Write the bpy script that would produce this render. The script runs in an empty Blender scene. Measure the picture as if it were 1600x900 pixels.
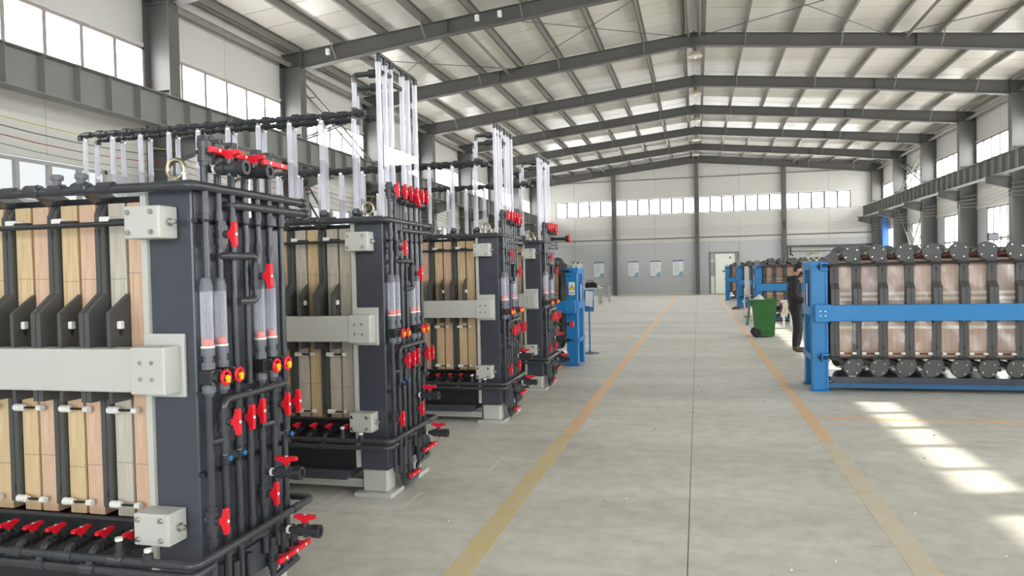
import bpy, bmesh, math, random
from mathutils import Vector, Matrix
random.seed(7)
scene = bpy.context.scene
COL = scene.collection

# ------------------------------------------------------------------ camera
CAM_H = 1.70
YAW, PITCH, ROLL, FPX = 0.24747, 0.02135, 0.0222, 1150.0
_f = Vector((-math.sin(YAW) * math.cos(PITCH), math.cos(YAW) * math.cos(PITCH), -math.sin(PITCH)))
_r = Vector((math.cos(YAW), math.sin(YAW), 0))
_u = _r.cross(_f)
_c, _s = math.cos(ROLL), math.sin(ROLL)
_r2, _u2 = _c * _r - _s * _u, _s * _r + _c * _u
cam_data = bpy.data.cameras.new('camera')
cam_data.sensor_width = 36.0
cam_data.lens = 36.0 * FPX / 1600.0
cam_data.clip_start, cam_data.clip_end = 0.05, 400
cam = bpy.data.objects.new('camera', cam_data)
COL.objects.link(cam)
M = Matrix((_r2, _u2, -_f)).transposed().to_4x4()
M.translation = Vector((0, 0, CAM_H))
cam.matrix_world = M
scene.camera = cam

# ------------------------------------------------------------------ world, sun, exposure
world = bpy.data.worlds.new('sky')
scene.world = world
world.use_nodes = True
bg = world.node_tree.nodes['Background']
bg.inputs[0].default_value = (0.86, 0.93, 1.0, 1)
bg.inputs[1].default_value = 3.2
sd = bpy.data.lights.new('sun', 'SUN')
sd.energy = 12.0
sd.angle = math.radians(0.7)
sd.color = (1.0, 0.93, 0.80)
sun = bpy.data.objects.new('sun', sd)
COL.objects.link(sun)
sun.rotation_euler = Vector((-1.0, -0.25, -0.70)).to_track_quat('-Z', 'Y').to_euler()
WINDOW_GLOW = 9.5
scene.view_settings.view_transform = 'Standard'
scene.view_settings.look = 'None'
scene.view_settings.gamma = 1.0
scene.view_settings.use_curve_mapping = False
scene.view_settings.exposure = 1.0
scene.cycles.diffuse_bounces = 8
scene.cycles.max_bounces = 14
scene.cycles.transparent_max_bounces = 24

# ------------------------------------------------------------------ materials
MATS = {}


def mat(name, col, rough=0.5, metal=0.0, var=0.0, vscale=6.0, bump=0.0, bscale=40.0, col2=None, stretch=None, spec=0.5, coat=0.0):
    if name in MATS:
        return MATS[name]
    m = bpy.data.materials.new(name)
    m.use_nodes = True
    nt = m.node_tree
    b = nt.nodes['Principled BSDF']
    b.inputs['Roughness'].default_value = rough
    b.inputs['Metallic'].default_value = metal
    b.inputs['Specular IOR Level'].default_value = spec
    if coat:
        b.inputs['Coat Weight'].default_value = coat
        b.inputs['Coat Roughness'].default_value = 0.08
    c1 = (*col, 1)
    tc = nt.nodes.new('ShaderNodeTexCoord')
    mp = nt.nodes.new('ShaderNodeMapping')
    nt.links.new(tc.outputs['Object'], mp.inputs[0])
    if stretch:
        mp.inputs['Scale'].default_value = stretch
    c2 = (*(col2 if col2 else tuple(max(0, x * (1 - var)) for x in col)), 1)
    nz = nt.nodes.new('ShaderNodeTexNoise')
    nz.inputs['Scale'].default_value = vscale
    nz.inputs['Detail'].default_value = 5
    nt.links.new(mp.outputs[0], nz.inputs['Vector'])
    rp = nt.nodes.new('ShaderNodeValToRGB')
    rp.color_ramp.elements[0].position = 0.35
    rp.color_ramp.elements[1].position = 0.68
    rp.color_ramp.elements[0].color = c2
    rp.color_ramp.elements[1].color = c1
    nt.links.new(nz.outputs['Fac'], rp.inputs[0])
    nt.links.new(rp.outputs[0], b.inputs['Base Color'])
    if bump:
        n2 = nt.nodes.new('ShaderNodeTexNoise')
        n2.inputs['Scale'].default_value = bscale
        nt.links.new(mp.outputs[0], n2.inputs['Vector'])
        bp = nt.nodes.new('ShaderNodeBump')
        bp.inputs['Strength'].default_value = bump
        bp.inputs['Distance'].default_value = 0.02
        nt.links.new(n2.outputs['Fac'], bp.inputs['Height'])
        nt.links.new(bp.outputs[0], b.inputs['Normal'])
    MATS[name] = m
    return m


def srgb(r, g, b):
    f = lambda v: (v / 255 / 12.92) if v / 255 <= 0.04045 else ((v / 255 + 0.055) / 1.055) ** 2.4
    return (f(r), f(g), f(b))


PVC = mat('dark_grey_pvc', srgb(60, 63, 68), 0.22, var=0.12)
PVCL = mat('grey_pvc', srgb(104, 108, 116), 0.38, var=0.1)
BLACKP = mat('black_plastic', srgb(42, 44, 48), 0.35, var=0.15)
SLATE = mat('slate_paint', srgb(70, 74, 84), 0.24, var=0.08, vscale=3)
PLATE = mat('charcoal_plate', srgb(79, 80, 80), 0.5, var=0.1, vscale=3)
GREYP = mat('light_grey_paint', srgb(193, 194, 189), 0.42, var=0.03, vscale=2)
RED = mat('red_plastic', srgb(226, 22, 44), 0.35, var=0.08)
WHITEP = mat('white_plastic', srgb(236, 236, 232), 0.4, var=0.04)
STEEL = mat('bright_steel', srgb(205, 205, 200), 0.25, metal=1.0, var=0.1)
BRASS = mat('nickel_ring', srgb(190, 182, 160), 0.28, metal=1.0, var=0.15)
YELLOW = mat('yellow_plastic', srgb(250, 205, 20), 0.4)
ORANGE = mat('orange_plastic', srgb(240, 92, 48), 0.4)
BLUEP = mat('blue_petcock', srgb(40, 110, 170), 0.4)
WOODA = mat('peach_membrane', srgb(222, 192, 166), 0.6, vscale=9, col2=srgb(204, 168, 140), stretch=(14, 14, 0.5))
WOODB = mat('tan_membrane', srgb(220, 198, 160), 0.6, vscale=9, col2=srgb(200, 172, 130), stretch=(14, 14, 0.5))
WOODC = mat('grey_membrane', srgb(206, 200, 186), 0.6, vscale=9, col2=srgb(180, 174, 160), stretch=(14, 14, 0.5))
BROWN = mat('brown_membrane', srgb(184, 152, 128), 0.5, vscale=5, col2=srgb(166, 134, 112), stretch=(8, 8, 0.6))
BROWND = mat('dark_brown_membrane', srgb(158, 130, 116), 0.5, vscale=5, col2=srgb(140, 112, 100), stretch=(8, 8, 0.6))
CREAM = mat('cream_spacer', srgb(214, 204, 180), 0.5, var=0.1)
BLUE = mat('blue_paint', srgb(22, 126, 192), 0.35, var=0.08, vscale=2)
BLUED = mat('blue_rail_paint', srgb(40, 98, 142), 0.4, var=0.1)
STRUCT = mat('grey_steel_paint', srgb(97, 97, 95), 0.5, var=0.08, vscale=1.5)
CRANE = mat('crane_beam_paint', srgb(134, 135, 131), 0.5, var=0.08, vscale=1.5)
RAFT = mat('rafter_paint', srgb(92, 91, 88), 0.5, var=0.08, vscale=1.5)
FRAMEG = mat('grey_window_frame', srgb(110, 106, 105), 0.5)
FRAMES = mat('warm_grey_window_frame', srgb(158, 150, 148), 0.5)
PURL = mat('galvanised_purlin', srgb(130, 127, 121), 0.45, metal=0.3, var=0.1)
WALLP = mat('cream_wall_panel', srgb(206, 205, 199), 0.45, var=0.03, vscale=0.8)
WALLB = mat('pale_grey_wall_panel', srgb(188, 191, 193), 0.42, var=0.04, vscale=0.8)
ROOFP = mat('cream_roof_panel', srgb(220, 216, 206), 0.3, var=0.05, vscale=1.0, stretch=(1, 0.3, 1), bump=0.15, bscale=3)
SEAM = mat('dark_seam', srgb(120, 120, 116), 0.6)
SEAMD = mat('roof_seam', srgb(96, 94, 88), 0.7)
FRAMEW = mat('white_window_frame', srgb(160, 160, 157), 0.4)
BLACK = mat('black_rubber', srgb(28, 28, 30), 0.6)
CABLEM = {}


def concrete():
    m = bpy.data.materials.new('concrete_floor')
    m.use_nodes = True
    nt = m.node_tree
    b = nt.nodes['Principled BSDF']
    g = nt.nodes.new('ShaderNodeNewGeometry')
    n1 = nt.nodes.new('ShaderNodeTexNoise'); n1.inputs['Scale'].default_value = 0.55; n1.inputs['Detail'].default_value = 8; n1.inputs['Roughness'].default_value = 0.6
    n2 = nt.nodes.new('ShaderNodeTexNoise'); n2.inputs['Scale'].default_value = 5.5; n2.inputs['Detail'].default_value = 9; n2.inputs['Roughness'].default_value = 0.65
    mp = nt.nodes.new('ShaderNodeMapping'); mp.inputs['Scale'].default_value = (0.5, 1.5, 1)
    nt.links.new(g.outputs['Position'], mp.inputs[0])
    nt.links.new(mp.outputs[0], n1.inputs['Vector'])
    nt.links.new(g.outputs['Position'], n2.inputs['Vector'])
    r1 = nt.nodes.new('ShaderNodeValToRGB')
    e = r1.color_ramp.elements
    e[0].position, e[1].position = 0.33, 0.68
    e[0].color = (*srgb(197, 196, 188), 1); e[1].color = (*srgb(226, 226, 219), 1)
    r2 = nt.nodes.new('ShaderNodeValToRGB')
    e = r2.color_ramp.elements
    e[0].position, e[1].position = 0.3, 0.62
    e[0].color = (0.72, 0.705, 0.68, 1); e[1].color = (1, 1, 1, 1)
    mx = nt.nodes.new('ShaderNodeMix'); mx.data_type = 'RGBA'; mx.blend_type = 'MULTIPLY'; mx.inputs[0].default_value = 0.75
    nt.links.new(n1.outputs[0], r1.inputs[0]); nt.links.new(n2.outputs[0], r2.inputs[0])
    nt.links.new(r1.outputs[0], mx.inputs[6]); nt.links.new(r2.outputs[0], mx.inputs[7])
    nt.links.new(mx.outputs[2], b.inputs['Base Color'])
    rr = nt.nodes.new('ShaderNodeMapRange'); rr.inputs[3].default_value = 0.42; rr.inputs[4].default_value = 0.65
    nt.links.new(n2.outputs[0], rr.inputs[0]); nt.links.new(rr.outputs[0], b.inputs['Roughness'])
    bp = nt.nodes.new('ShaderNodeBump'); bp.inputs['Strength'].default_value = 0.12; bp.inputs['Distance'].default_value = 0.01
    nt.links.new(n2.outputs[0], bp.inputs['Height']); nt.links.new(bp.outputs[0], b.inputs['Normal'])
    return m


CONC = concrete()


def worn_paint(name, col, keep):
    """floor paint worn through to the concrete in patches"""
    m = bpy.data.materials.new(name)
    m.use_nodes = True
    nt = m.node_tree
    b = nt.nodes['Principled BSDF']
    out = nt.nodes['Material Output']
    b.inputs['Base Color'].default_value = (*col, 1); b.inputs['Roughness'].default_value = 0.5
    g = nt.nodes.new('ShaderNodeNewGeometry')
    n = nt.nodes.new('ShaderNodeTexNoise'); n.inputs['Scale'].default_value = 4.5; n.inputs['Detail'].default_value = 10; n.inputs['Roughness'].default_value = 0.7
    nt.links.new(g.outputs['Position'], n.inputs['Vector'])
    r = nt.nodes.new('ShaderNodeValToRGB')
    r.color_ramp.elements[0].position = 0.25; r.color_ramp.elements[1].position = 0.72
    lo, hi = max(0.0, keep - 0.45), min(1.0, keep + 0.15)
    r.color_ramp.elements[0].color = (lo, lo, lo, 1); r.color_ramp.elements[1].color = (hi, hi, hi, 1)
    nt.links.new(n.outputs[0], r.inputs[0])
    mx = nt.nodes.new('ShaderNodeMix'); mx.data_type = 'RGBA'
    mx.inputs[6].default_value = (*srgb(211, 211, 204), 1); mx.inputs[7].default_value = (*col, 1)
    nt.links.new(r.outputs[0], mx.inputs[0]); nt.links.new(mx.outputs[2], b.inputs['Base Color'])
    return m


def glassy(name, col, opacity, rough=0.08, bump=0.0, gloss=0.0):
    """clear plastic: mostly see-through, with a tint and a gloss"""
    m = bpy.data.materials.new(name)
    m.use_nodes = True
    nt = m.node_tree
    b = nt.nodes['Principled BSDF']
    out = nt.nodes['Material Output']
    b.inputs['Base Color'].default_value = (*col, 1); b.inputs['Roughness'].default_value = rough
    t = nt.nodes.new('ShaderNodeBsdfTransparent')
    mx = nt.nodes.new('ShaderNodeMixShader')
    lw = nt.nodes.new('ShaderNodeLayerWeight'); lw.inputs[0].default_value = 0.35
    mr = nt.nodes.new('ShaderNodeMapRange'); mr.inputs[3].default_value = opacity; mr.inputs[4].default_value = min(1, opacity + 0.45)
    nt.links.new(lw.outputs['Facing'], mr.inputs[0])
    nt.links.new(mr.outputs[0], mx.inputs[0]); nt.links.new(t.outputs[0], mx.inputs[1])
    src = b.outputs[0]
    if gloss:
        gl = nt.nodes.new('ShaderNodeBsdfGlossy'); gl.inputs['Roughness'].default_value = rough
        ad = nt.nodes.new('ShaderNodeMixShader'); ad.inputs[0].default_value = gloss
        nt.links.new(b.outputs[0], ad.inputs[1]); nt.links.new(gl.outputs[0], ad.inputs[2])
        src = ad.outputs[0]
    if bump:
        tc = nt.nodes.new('ShaderNodeTexCoord')
        n = nt.nodes.new('ShaderNodeTexNoise'); n.inputs['Scale'].default_value = 4; n.inputs['Detail'].default_value = 1
        nt.links.new(tc.outputs['Object'], n.inputs['Vector'])
        bp = nt.nodes.new('ShaderNodeBump'); bp.inputs['Strength'].default_value = bump; bp.inputs['Distance'].default_value = 0.05
        nt.links.new(n.outputs[0], bp.inputs['Height'])
        nt.links.new(bp.outputs[0], b.inputs['Normal'])
        if gloss:
            nt.links.new(bp.outputs[0], gl.inputs['Normal'])
    nt.links.new(src, mx.inputs[2])
    nt.links.new(mx.outputs[0], out.inputs[0])
    return m


TUBE = glassy('clear_acrylic_tube', srgb(242, 243, 254), 0.48, 0.12)
FLOWT = glassy('clear_flow_tube', srgb(226, 230, 245), 0.24, 0.28)
FILM = glassy('plastic_film', srgb(246, 240, 240), 0.15, 0.22, bump=0.5, gloss=0.65)


def window_glass(name, col, strength, clear):
    """daylit frosted pane: lets sun through and glows with the bright sky behind it"""
    m = bpy.data.materials.new(name)
    m.use_nodes = True
    nt = m.node_tree
    nt.nodes.remove(nt.nodes['Principled BSDF'])
    out = nt.nodes['Material Output']
    e = nt.nodes.new('ShaderNodeEmission'); e.inputs[0].default_value = (*col, 1); e.inputs[1].default_value = strength
    t = nt.nodes.new('ShaderNodeBsdfTransparent')
    mx = nt.nodes.new('ShaderNodeMixShader'); mx.inputs[0].default_value = 1 - clear
    nt.links.new(t.outputs[0], mx.inputs[1]); nt.links.new(e.outputs[0], mx.inputs[2])
    nt.links.new(mx.outputs[0], out.inputs[0])
    return m


GLASS = window_glass('daylit_glass', (1.0, 0.985, 0.96), WINDOW_GLOW, 0.6)
GLASSL = window_glass('daylit_side_glass', (0.94, 0.985, 1.0), 0.47, 0.04)

# ------------------------------------------------------------------ mesh helpers


class MB:
    def __init__(self):
        self.v, self.f, self.smooth = [], [], []

    def add(self, vs, fs, smooth=False):
        o = len(self.v)
        self.v += [tuple(p) for p in vs]
        for f in fs:
            self.f.append([i + o for i in f]); self.smooth.append(smooth)
        return self

    def box(self, x0, x1, y0, y1, z0, z1):
        x0, x1 = min(x0, x1), max(x0, x1); y0, y1 = min(y0, y1), max(y0, y1); z0, z1 = min(z0, z1), max(z0, z1)
        vs = [(x, y, z) for x in (x0, x1) for y in (y0, y1) for z in (z0, z1)]
        return self.add(vs, [(0, 1, 3, 2), (4, 6, 7, 5), (0, 4, 5, 1), (2, 3, 7, 6), (0, 2, 6, 4), (1, 5, 7, 3)])

    def bevbox(self, x0, x1, y0, y1, z0, z1, b=0.005):
        """box with chamfered edges"""
        bm = bmesh.new()
        bmesh.ops.create_cube(bm, size=1)
        for v in bm.verts:
            v.co = Vector(((x0 + x1) / 2 + v.co.x * abs(x1 - x0), (y0 + y1) / 2 + v.co.y * abs(y1 - y0), (z0 + z1) / 2 + v.co.z * abs(z1 - z0)))
        bmesh.ops.bevel(bm, geom=bm.edges[:], offset=b, segments=2, affect='EDGES', profile=0.5)
        bm.verts.index_update()
        self.add([v.co[:] for v in bm.verts], [[v.index for v in f.verts] for f in bm.faces])
        bm.free()
        return self

    def prism(self, poly, axis, a0, a1):
        """poly: 2-D outline in the other two axes (x: yz, y: xz, z: xy)"""
        n = len(poly)
        mk = {'x': lambda a, p: (a, p[0], p[1]), 'y': lambda a, p: (p[0], a, p[1]), 'z': lambda a, p: (p[0], p[1], a)}[axis]
        vs = [mk(a0, p) for p in poly] + [mk(a1, p) for p in poly]
        fs = [list(range(n))[::-1], list(range(n, 2 * n))] + [(i, (i + 1) % n, n + (i + 1) % n, n + i) for i in range(n)]
        return self.add(vs, fs)

    def rings(self, frames, n=10, caps=True, smooth=True):
        """frames: list of (centre, normal-basis u, v, radius)"""
        vs, fs = [], []
        for c, u, w, r in frames:
            for k in range(n):
                a = 2 * math.pi * k / n
                vs.append(c + u * (r * math.cos(a)) + w * (r * math.sin(a)))
        m = len(frames)
        for i in range(m - 1):
            for k in range(n):
                k2 = (k + 1) % n
                fs.append((i * n + k, i * n + k2, (i + 1) * n + k2, (i + 1) * n + k))
        self.add(vs, fs, smooth)
        if caps:
            self.add([vs[k] for k in range(n)], [list(range(n))[::-1]])
            self.add([vs[(m - 1) * n + k] for k in range(n)], [list(range(n))])
        return self

    def tube(self, pts, r, n=10, fil=0.0):
        pts = [Vector(p) for p in pts]
        if fil and len(pts) > 2:
            out = [pts[0]]
            for i in range(1, len(pts) - 1):
                a, b, c = pts[i - 1], pts[i], pts[i + 1]
                d1, d2 = (a - b), (c - b)
                l = min(fil, d1.length * 0.49, d2.length * 0.49)
                p1, p2 = b + d1.normalized() * l, b + d2.normalized() * l
                for t in (0, 0.25, 0.5, 0.75, 1):
                    out.append(p1 * (1 - t) ** 2 + b * 2 * t * (1 - t) + p2 * t * t)
            out.append(pts[-1]); pts = out
        fr = []
        u = None
        for i, p in enumerate(pts):
            t = (pts[min(i + 1, len(pts) - 1)] - pts[max(i - 1, 0)]).normalized()
            if u is None:
                u = t.orthogonal().normalized()
            else:
                u = (u - t * u.dot(t)).normalized()
            fr.append((p, u, t.cross(u), r))
        return self.rings(fr, n)

    def lathe(self, o, axis, prof, n=12, smooth=False):
        """prof: list of (distance along axis, radius)"""
        o = Vector(o)
        t = Vector({'x': (1, 0, 0), 'y': (0, 1, 0), 'z': (0, 0, 1)}[axis] if isinstance(axis, str) else axis).normalized()
        u = t.orthogonal().normalized()
        return self.rings([(o + t * d, u, t.cross(u), r) for d, r in prof], n, True, smooth)

    def cyl(self, o, axis, l, r, n=12):
        return self.lathe(o, axis, [(0, r), (l, r)], n, True)

    def torus(self, o, axis, R, r, n=18, k=8):
        o = Vector(o)
        t = Vector({'x': (1, 0, 0), 'y': (0, 1, 0), 'z': (0, 0, 1)}[axis]); u = t.orthogonal().normalized(); w = t.cross(u)
        vs, fs = [], []
        for i in range(n):
            a = 2 * math.pi * i / n
            d = u * math.cos(a) + w * math.sin(a)
            for j in range(k):
                b = 2 * math.pi * j / k
                vs.append(o + d * (R + r * math.cos(b)) + t * (r * math.sin(b)))
        for i in range(n):
            for j in range(k):
                fs.append((i * k + j, ((i + 1) % n) * k + j, ((i + 1) % n) * k + (j + 1) % k, i * k + (j + 1) % k))
        return self.add(vs, fs, True)

    def mirror_x(self):
        self.v = [(-x, y, z) for x, y, z in self.v]
        return self

    def mesh(self, name, m):
        me = bpy.data.meshes.new(name)
        me.from_pydata(self.v, [], self.f)
        bm = bmesh.new(); bm.from_mesh(me)
        bmesh.ops.recalc_face_normals(bm, faces=bm.faces[:])
        bm.to_mesh(me); bm.free()
        me.polygons.foreach_set('use_smooth', self.smooth)
        if m:
            me.materials.append(m)
        return me

    def build(self, name, m, parent=None, loc=None):
        return link(name, self.mesh(name, m), parent, loc)


def link(name, me, parent=None, loc=None, rot=None):
    o = bpy.data.objects.new(name, me)
    COL.objects.link(o)
    if parent:
        o.parent = parent
    if loc is not None:
        o.location = loc
    if rot is not None:
        o.rotation_euler = rot
    return o


def tag(o, label=None, cat=None, group=None, kind=None):
    if label: o['label'] = label
    if cat: o['category'] = cat
    if group: o['group'] = group
    if kind: o['kind'] = kind
    return o


def empty(name, loc, label=None, cat=None, group=None):
    o = bpy.data.objects.new(name, None)
    o.empty_display_size = 0.1
    COL.objects.link(o)
    o.location = loc
    return tag(o, label, cat, group)


def copy_tree(o, parent=None, skip=()):
    c = o.copy(); COL.objects.link(c); c.parent = parent
    for ch in o.children:
        if ch.name.split('.')[0] in skip:
            continue
        copy_tree(ch, c, skip)
    return c


def struct(o):
    o['kind'] = 'structure'
    return o


# ================================================================== THE HALL
HW = 11.05                       # wall inner face
CI = 10.42                       # column inner face
FR = [49.3 - 5.16 * k for k in range(13)]        # frame positions along the hall
Y_END, Y_BACK = 49.6, -13.2
roof_z = lambda x: 8.92 - 0.102 * abs(x)          # top of rafters

# ---- floor: slabs with sawn joints, painted lines
floor = struct(MB().box(-11.6, 11.6, Y_BACK - 0.3, Y_END + 0.3, -0.3, -0.004).build('floor', mat('joint_filler', srgb(140, 134, 124), 0.9, var=0.2)))
xs = [-11.6, -5.4, -0.083, 5.3, 11.6]
ys = [Y_BACK - 0.3, -8.6, -4.1, 0.35, 4.80, 9.30, 13.8, 18.3, 22.8, 27.3, 31.8, 36.3, 40.8, 45.3, Y_END + 0.3]
for i in range(len(xs) - 1):
    for j in range(len(ys) - 1):
        gx, gy = (0.0035 if i in (1, 2) else 0.002), 0.003
        x0, x1, y0, y1 = xs[i] + gx, xs[i + 1] - gx, ys[j] + gy, ys[j + 1] - gy
        MB().box(x0, x1, y0, y1, -0.05, 0.0).build('slab', CONC, floor)
TANL = worn_paint('tan_line_paint', srgb(236, 186, 126), 0.88)
YELL = worn_paint('worn_yellow_line_paint', srgb(212, 180, 86), 0.42)
YELL2 = worn_paint('worn_yellow_line_paint_left', srgb(214, 184, 84), 0.68)
lines = [(-1.40, -1.26, 7.55, 11.2, TANL), (-1.40, -1.26, 11.25, 49.0, TANL), (1.12, 1.25, 7.55, 14.0, TANL), (1.12, 1.25, 14.05, 49.0, TANL),
         (-1.42, -1.27, -4.0, 7.5, YELL2), (1.12, 1.27, -4.0, 7.5, YELL), (1.27, 8.0, 8.70, 8.80, TANL)]
for x0, x1, y0, y1, m in lines:
    MB().box(x0, x1, y0, y1, 0.0, 0.0015).build('floor_line', m, floor)
CHALK = worn_paint('chalk_mark', srgb(226, 224, 216), 0.5)
for (x0, x1, y0, y1) in [(-2.42, -2.10, 4.93, 4.96), (-2.13, -2.10, 4.96, 5.35), (-2.1, -1.75, 6.05, 6.08), (-1.78, -1.75, 6.08, 6.5), (-2.75, -2.72, 4.9, 5.3)]:
    MB().box(x0, x1, y0, y1, 0.0, 0.0012).build('floor_mark', CHALK, floor)
for k in range(26):
    x, y = random.uniform(-2, 2.5), random.uniform(3.6, 16)
    s = random.uniform(0.006, 0.014)
    MB().lathe((x, y, 0), 'z', [(0, s), (s * 0.5, s * 0.7), (s * 0.7, s * 0.2)], 6).build('floor_crumb', random.choice([mat('white_crumb', srgb(225, 222, 215), 0.8), mat('dark_crumb', srgb(110, 100, 90), 0.8)]), floor)

# ---- walls
win_n = [0]


def window(parent_axis, wall, a0, a1, z0, z1, panes, glass, sash_z=None, frame=FRAMEW):
    """wall: ('x', sign) side wall or ('y', pos) end wall; a = coordinate along the wall"""
    win_n[0] += 1
    root = struct(empty('window_%d' % win_n[0], (0, 0, 0)))
    kind, p = wall

    def bx(mb, a, b, za, zb, d0, d1):
        if kind == 'x':
            mb.box(p * (HW + d0), p * (HW + d1), a, b, za, zb)
        else:
            s = 1 if p > 0 else -1
            mb.box(a, b, p + s * d0, p + s * d1, za, zb)
        return mb
    fm = MB()
    t = 0.06
    bx(fm, a0, a1, z0, z0 + t, -0.03, 0.09); bx(fm, a0, a1, z1 - t, z1, -0.03, 0.09)
    bx(fm, a0, a0 + t, z0, z1, -0.03, 0.09); bx(fm, a1 - t, a1, z0, z1, -0.03, 0.09)
    fm.build('window_frame', frame, root)
    w = (a1 - a0) / panes
    mw = 0.055 if kind == 'y' else 0.04
    zz = [z0] + (sash_z or []) + [z1]
    for k in range(1, panes):
        bx(MB(), a0 + w * k - mw, a0 + w * k + mw, z0 + t, z1 - t, -0.04, 0.08).build('mullion', frame, root)
    for zc in (sash_z or []):
        bx(MB(), a0 + t, a1 - t, zc - 0.03, zc + 0.03, -0.02, 0.08).build('transom', frame, root)
    for k in range(panes):
        for q in range(len(zz) - 1):
            bx(MB(), a0 + w * k + 0.025, a0 + w * (k + 1) - 0.025, zz[q] + 0.03, zz[q + 1] - 0.03, 0.03, 0.036).build('pane', glass, root)
    return root


def side_wall(name, s):
    bk = MB()
    for (za, zb) in ((0, 1.0), (3.84, 5.36), (6.54, 8.05)):
        bk.box(s * (HW + 0.102), s * (HW + 0.16), Y_BACK, Y_END, za, zb)
    wall = struct(bk.build(name, SEAM))
    rows = [(0.0, 1.0), (1.0, 3.84), (3.84, 5.35), (6.54, 7.98)]
    for j in range(len(FR) - 1):
        y1, y0 = FR[j], FR[j + 1]
        mid = (y0 + y1) / 2
        wa, wb = y0 + 1.3, y0 + 3.9
        for (z0, z1) in rows:
            segs = [(y0 + 0.004, mid - 0.005), (mid + 0.005, y1 - 0.004)]
            if z0 == 1.0:
                segs = [(y0 + 0.004, wa), (wb, y1 - 0.004)]
            for a, b in segs:
                MB().box(s * HW, s * (HW + 0.10), a, b, z0 + 0.004, z1 - 0.004).build('wall_panel', WALLP if z0 > 3 else WALLB, wall)
        # sills / girts
        for z in (3.87, 5.32, 6.56):
            MB().box(s * (HW - 0.06), s * HW, y0 + 0.2, y1 - 0.2, z - 0.035, z + 0.035).build('girt', WALLP, wall)
        window(None, ('x', s), y0 + 0.16, y1 - 0.16, 5.38, 6.52, 6, GLASS, None, FRAMES if s < 0 else FRAMEG)
        window(None, ('x', s), wa, wb, 1.0, 3.82, 4, GLASS if s > 0 else GLASSL, [2.6] if s > 0 else [3.1], FRAMEG if s > 0 else FRAMEW)
    # columns (H sections), crane brackets
    for y in FR:
        mb = MB()
        fw = 0.16
        mb.box(s * CI, s * (CI + 0.018), y - fw, y + fw, 0, 7.45)
        mb.box(s * (HW - 0.03), s * (HW - 0.012), y - fw, y + fw, 0, 7.75)
        mb.box(s * (CI + 0.018), s * (HW - 0.03), y - 0.008, y + 0.008, 0, 7.45)
        for z in (4.4, 5.6, 7.4):
            mb.box(s * (CI + 0.018), s * (HW - 0.03), y - fw, y + fw, z, z + 0.016)
        mb.box(s * (CI - 0.04), s * (CI + 0.1), y - 0.2, y + 0.2, 0, 0.03)
        mb.build('column', STRUCT, wall)
        br = MB()
        br.prism([(s * (CI + 0.01), 4.18), (s * (CI + 0.01), 4.62), (s * 9.66, 4.62), (s * 9.66, 4.42)], 'y', y - 0.008, y + 0.008)
        br.box(s * 9.62, s * CI, y - 0.13, y + 0.13, 4.61, 4.64)
        br.add([(s * 9.62, y - .13, 4.40), (s * 9.62, y + .13, 4.40), (s * CI, y + .13, 4.16), (s * CI, y - .13, 4.16),
                (s * 9.62, y - .13, 4.42), (s * 9.62, y + .13, 4.42), (s * CI, y + .13, 4.18), (s * CI, y - .13, 4.18)],
               [(0, 1, 2, 3), (4, 7, 6, 5), (0, 4, 5, 1), (1, 5, 6, 2), (2, 6, 7, 3), (3, 7, 4, 0)])
        br.build('bracket', STRUCT, wall)
        # short horizontal tie between the column top and the beam
        MB().box(s * 10.06, s * CI, y - 0.05, y + 0.05, 5.22, 5.26).build('beam_tie', STRUCT, wall)
    # eave strut pipe
    for j in range(len(FR) - 1):
        MB().tube([(s * 10.75, FR[j + 1] + 0.02, 7.51), (s * 10.75, FR[j] - 0.02, 7.51)], 0.075, 10).build('eave_strut', PURL, wall)
    # crossed laced bracing
    for (ya, yb) in ([(FR[6], FR[5])] if s < 0 else [(FR[2], FR[1])]):
        for d in (0, 1):
            A = Vector((s * 10.75, ya + 0.1 if d == 0 else yb - 0.1, 7.25)); B = Vector((s * 10.75, yb - 0.1 if d == 0 else ya + 0.1, 5.45))
            for dx in (-0.13, 0.13):
                MB().tube([A + Vector((dx, 0, 0)), B + Vector((dx, 0, 0))], 0.03, 4).build('brace', STRUCT, wall)
            for t in (0.2, 0.4, 0.6, 0.8):
                c = A.lerp(B, t)
                MB().tube([c + Vector((-0.13, 0, 0)), c + Vector((0.13, 0, 0))], 0.02, 4).build('brace_lacing', STRUCT, wall)
            A = Vector((s * 10.75, ya + 0.1 if d == 0 else yb - 0.1, 4.6)); B = Vector((s * 10.75, yb - 0.1 if d == 0 else ya + 0.1, 0.3))
            for dx in (-0.13, 0.13):
                MB().tube([A + Vector((dx, 0, 0)), B + Vector((dx, 0, 0))], 0.03, 4).build('brace', STRUCT, wall)
            for t in (0.12, 0.3, 0.5, 0.7, 0.88):
                c = A.lerp(B, t)
                MB().tube([c + Vector((-0.13, 0, 0)), c + Vector((0.13, 0, 0))], 0.02, 4).build('brace_lacing', STRUCT, wall)
    return wall


wall_left = side_wall('wall_left', -1)
wall_right = side_wall('wall_right', 1)

# ---- far end wall
wall_far = struct(MB().box(-11.2, 11.2, Y_END + 0.102, Y_END + 0.16, 0, 5.28).prism([(-11.2, 6.36), (11.2, 6.36), (11.2, 7.98), (0, 9.1), (-11.2, 7.98)], 'y', Y_END + 0.102, Y_END + 0.16).box(-11.2, -9.3, Y_END + 0.102, Y_END + 0.16, 5.28, 6.36).box(9.3, 11.2, Y_END + 0.102, Y_END + 0.16, 5.28, 6.36).build('wall_far', SEAM))
YF = Y_END
cols = [-10.7, -5.37, 0.0, 5.36, 10.7]


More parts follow.
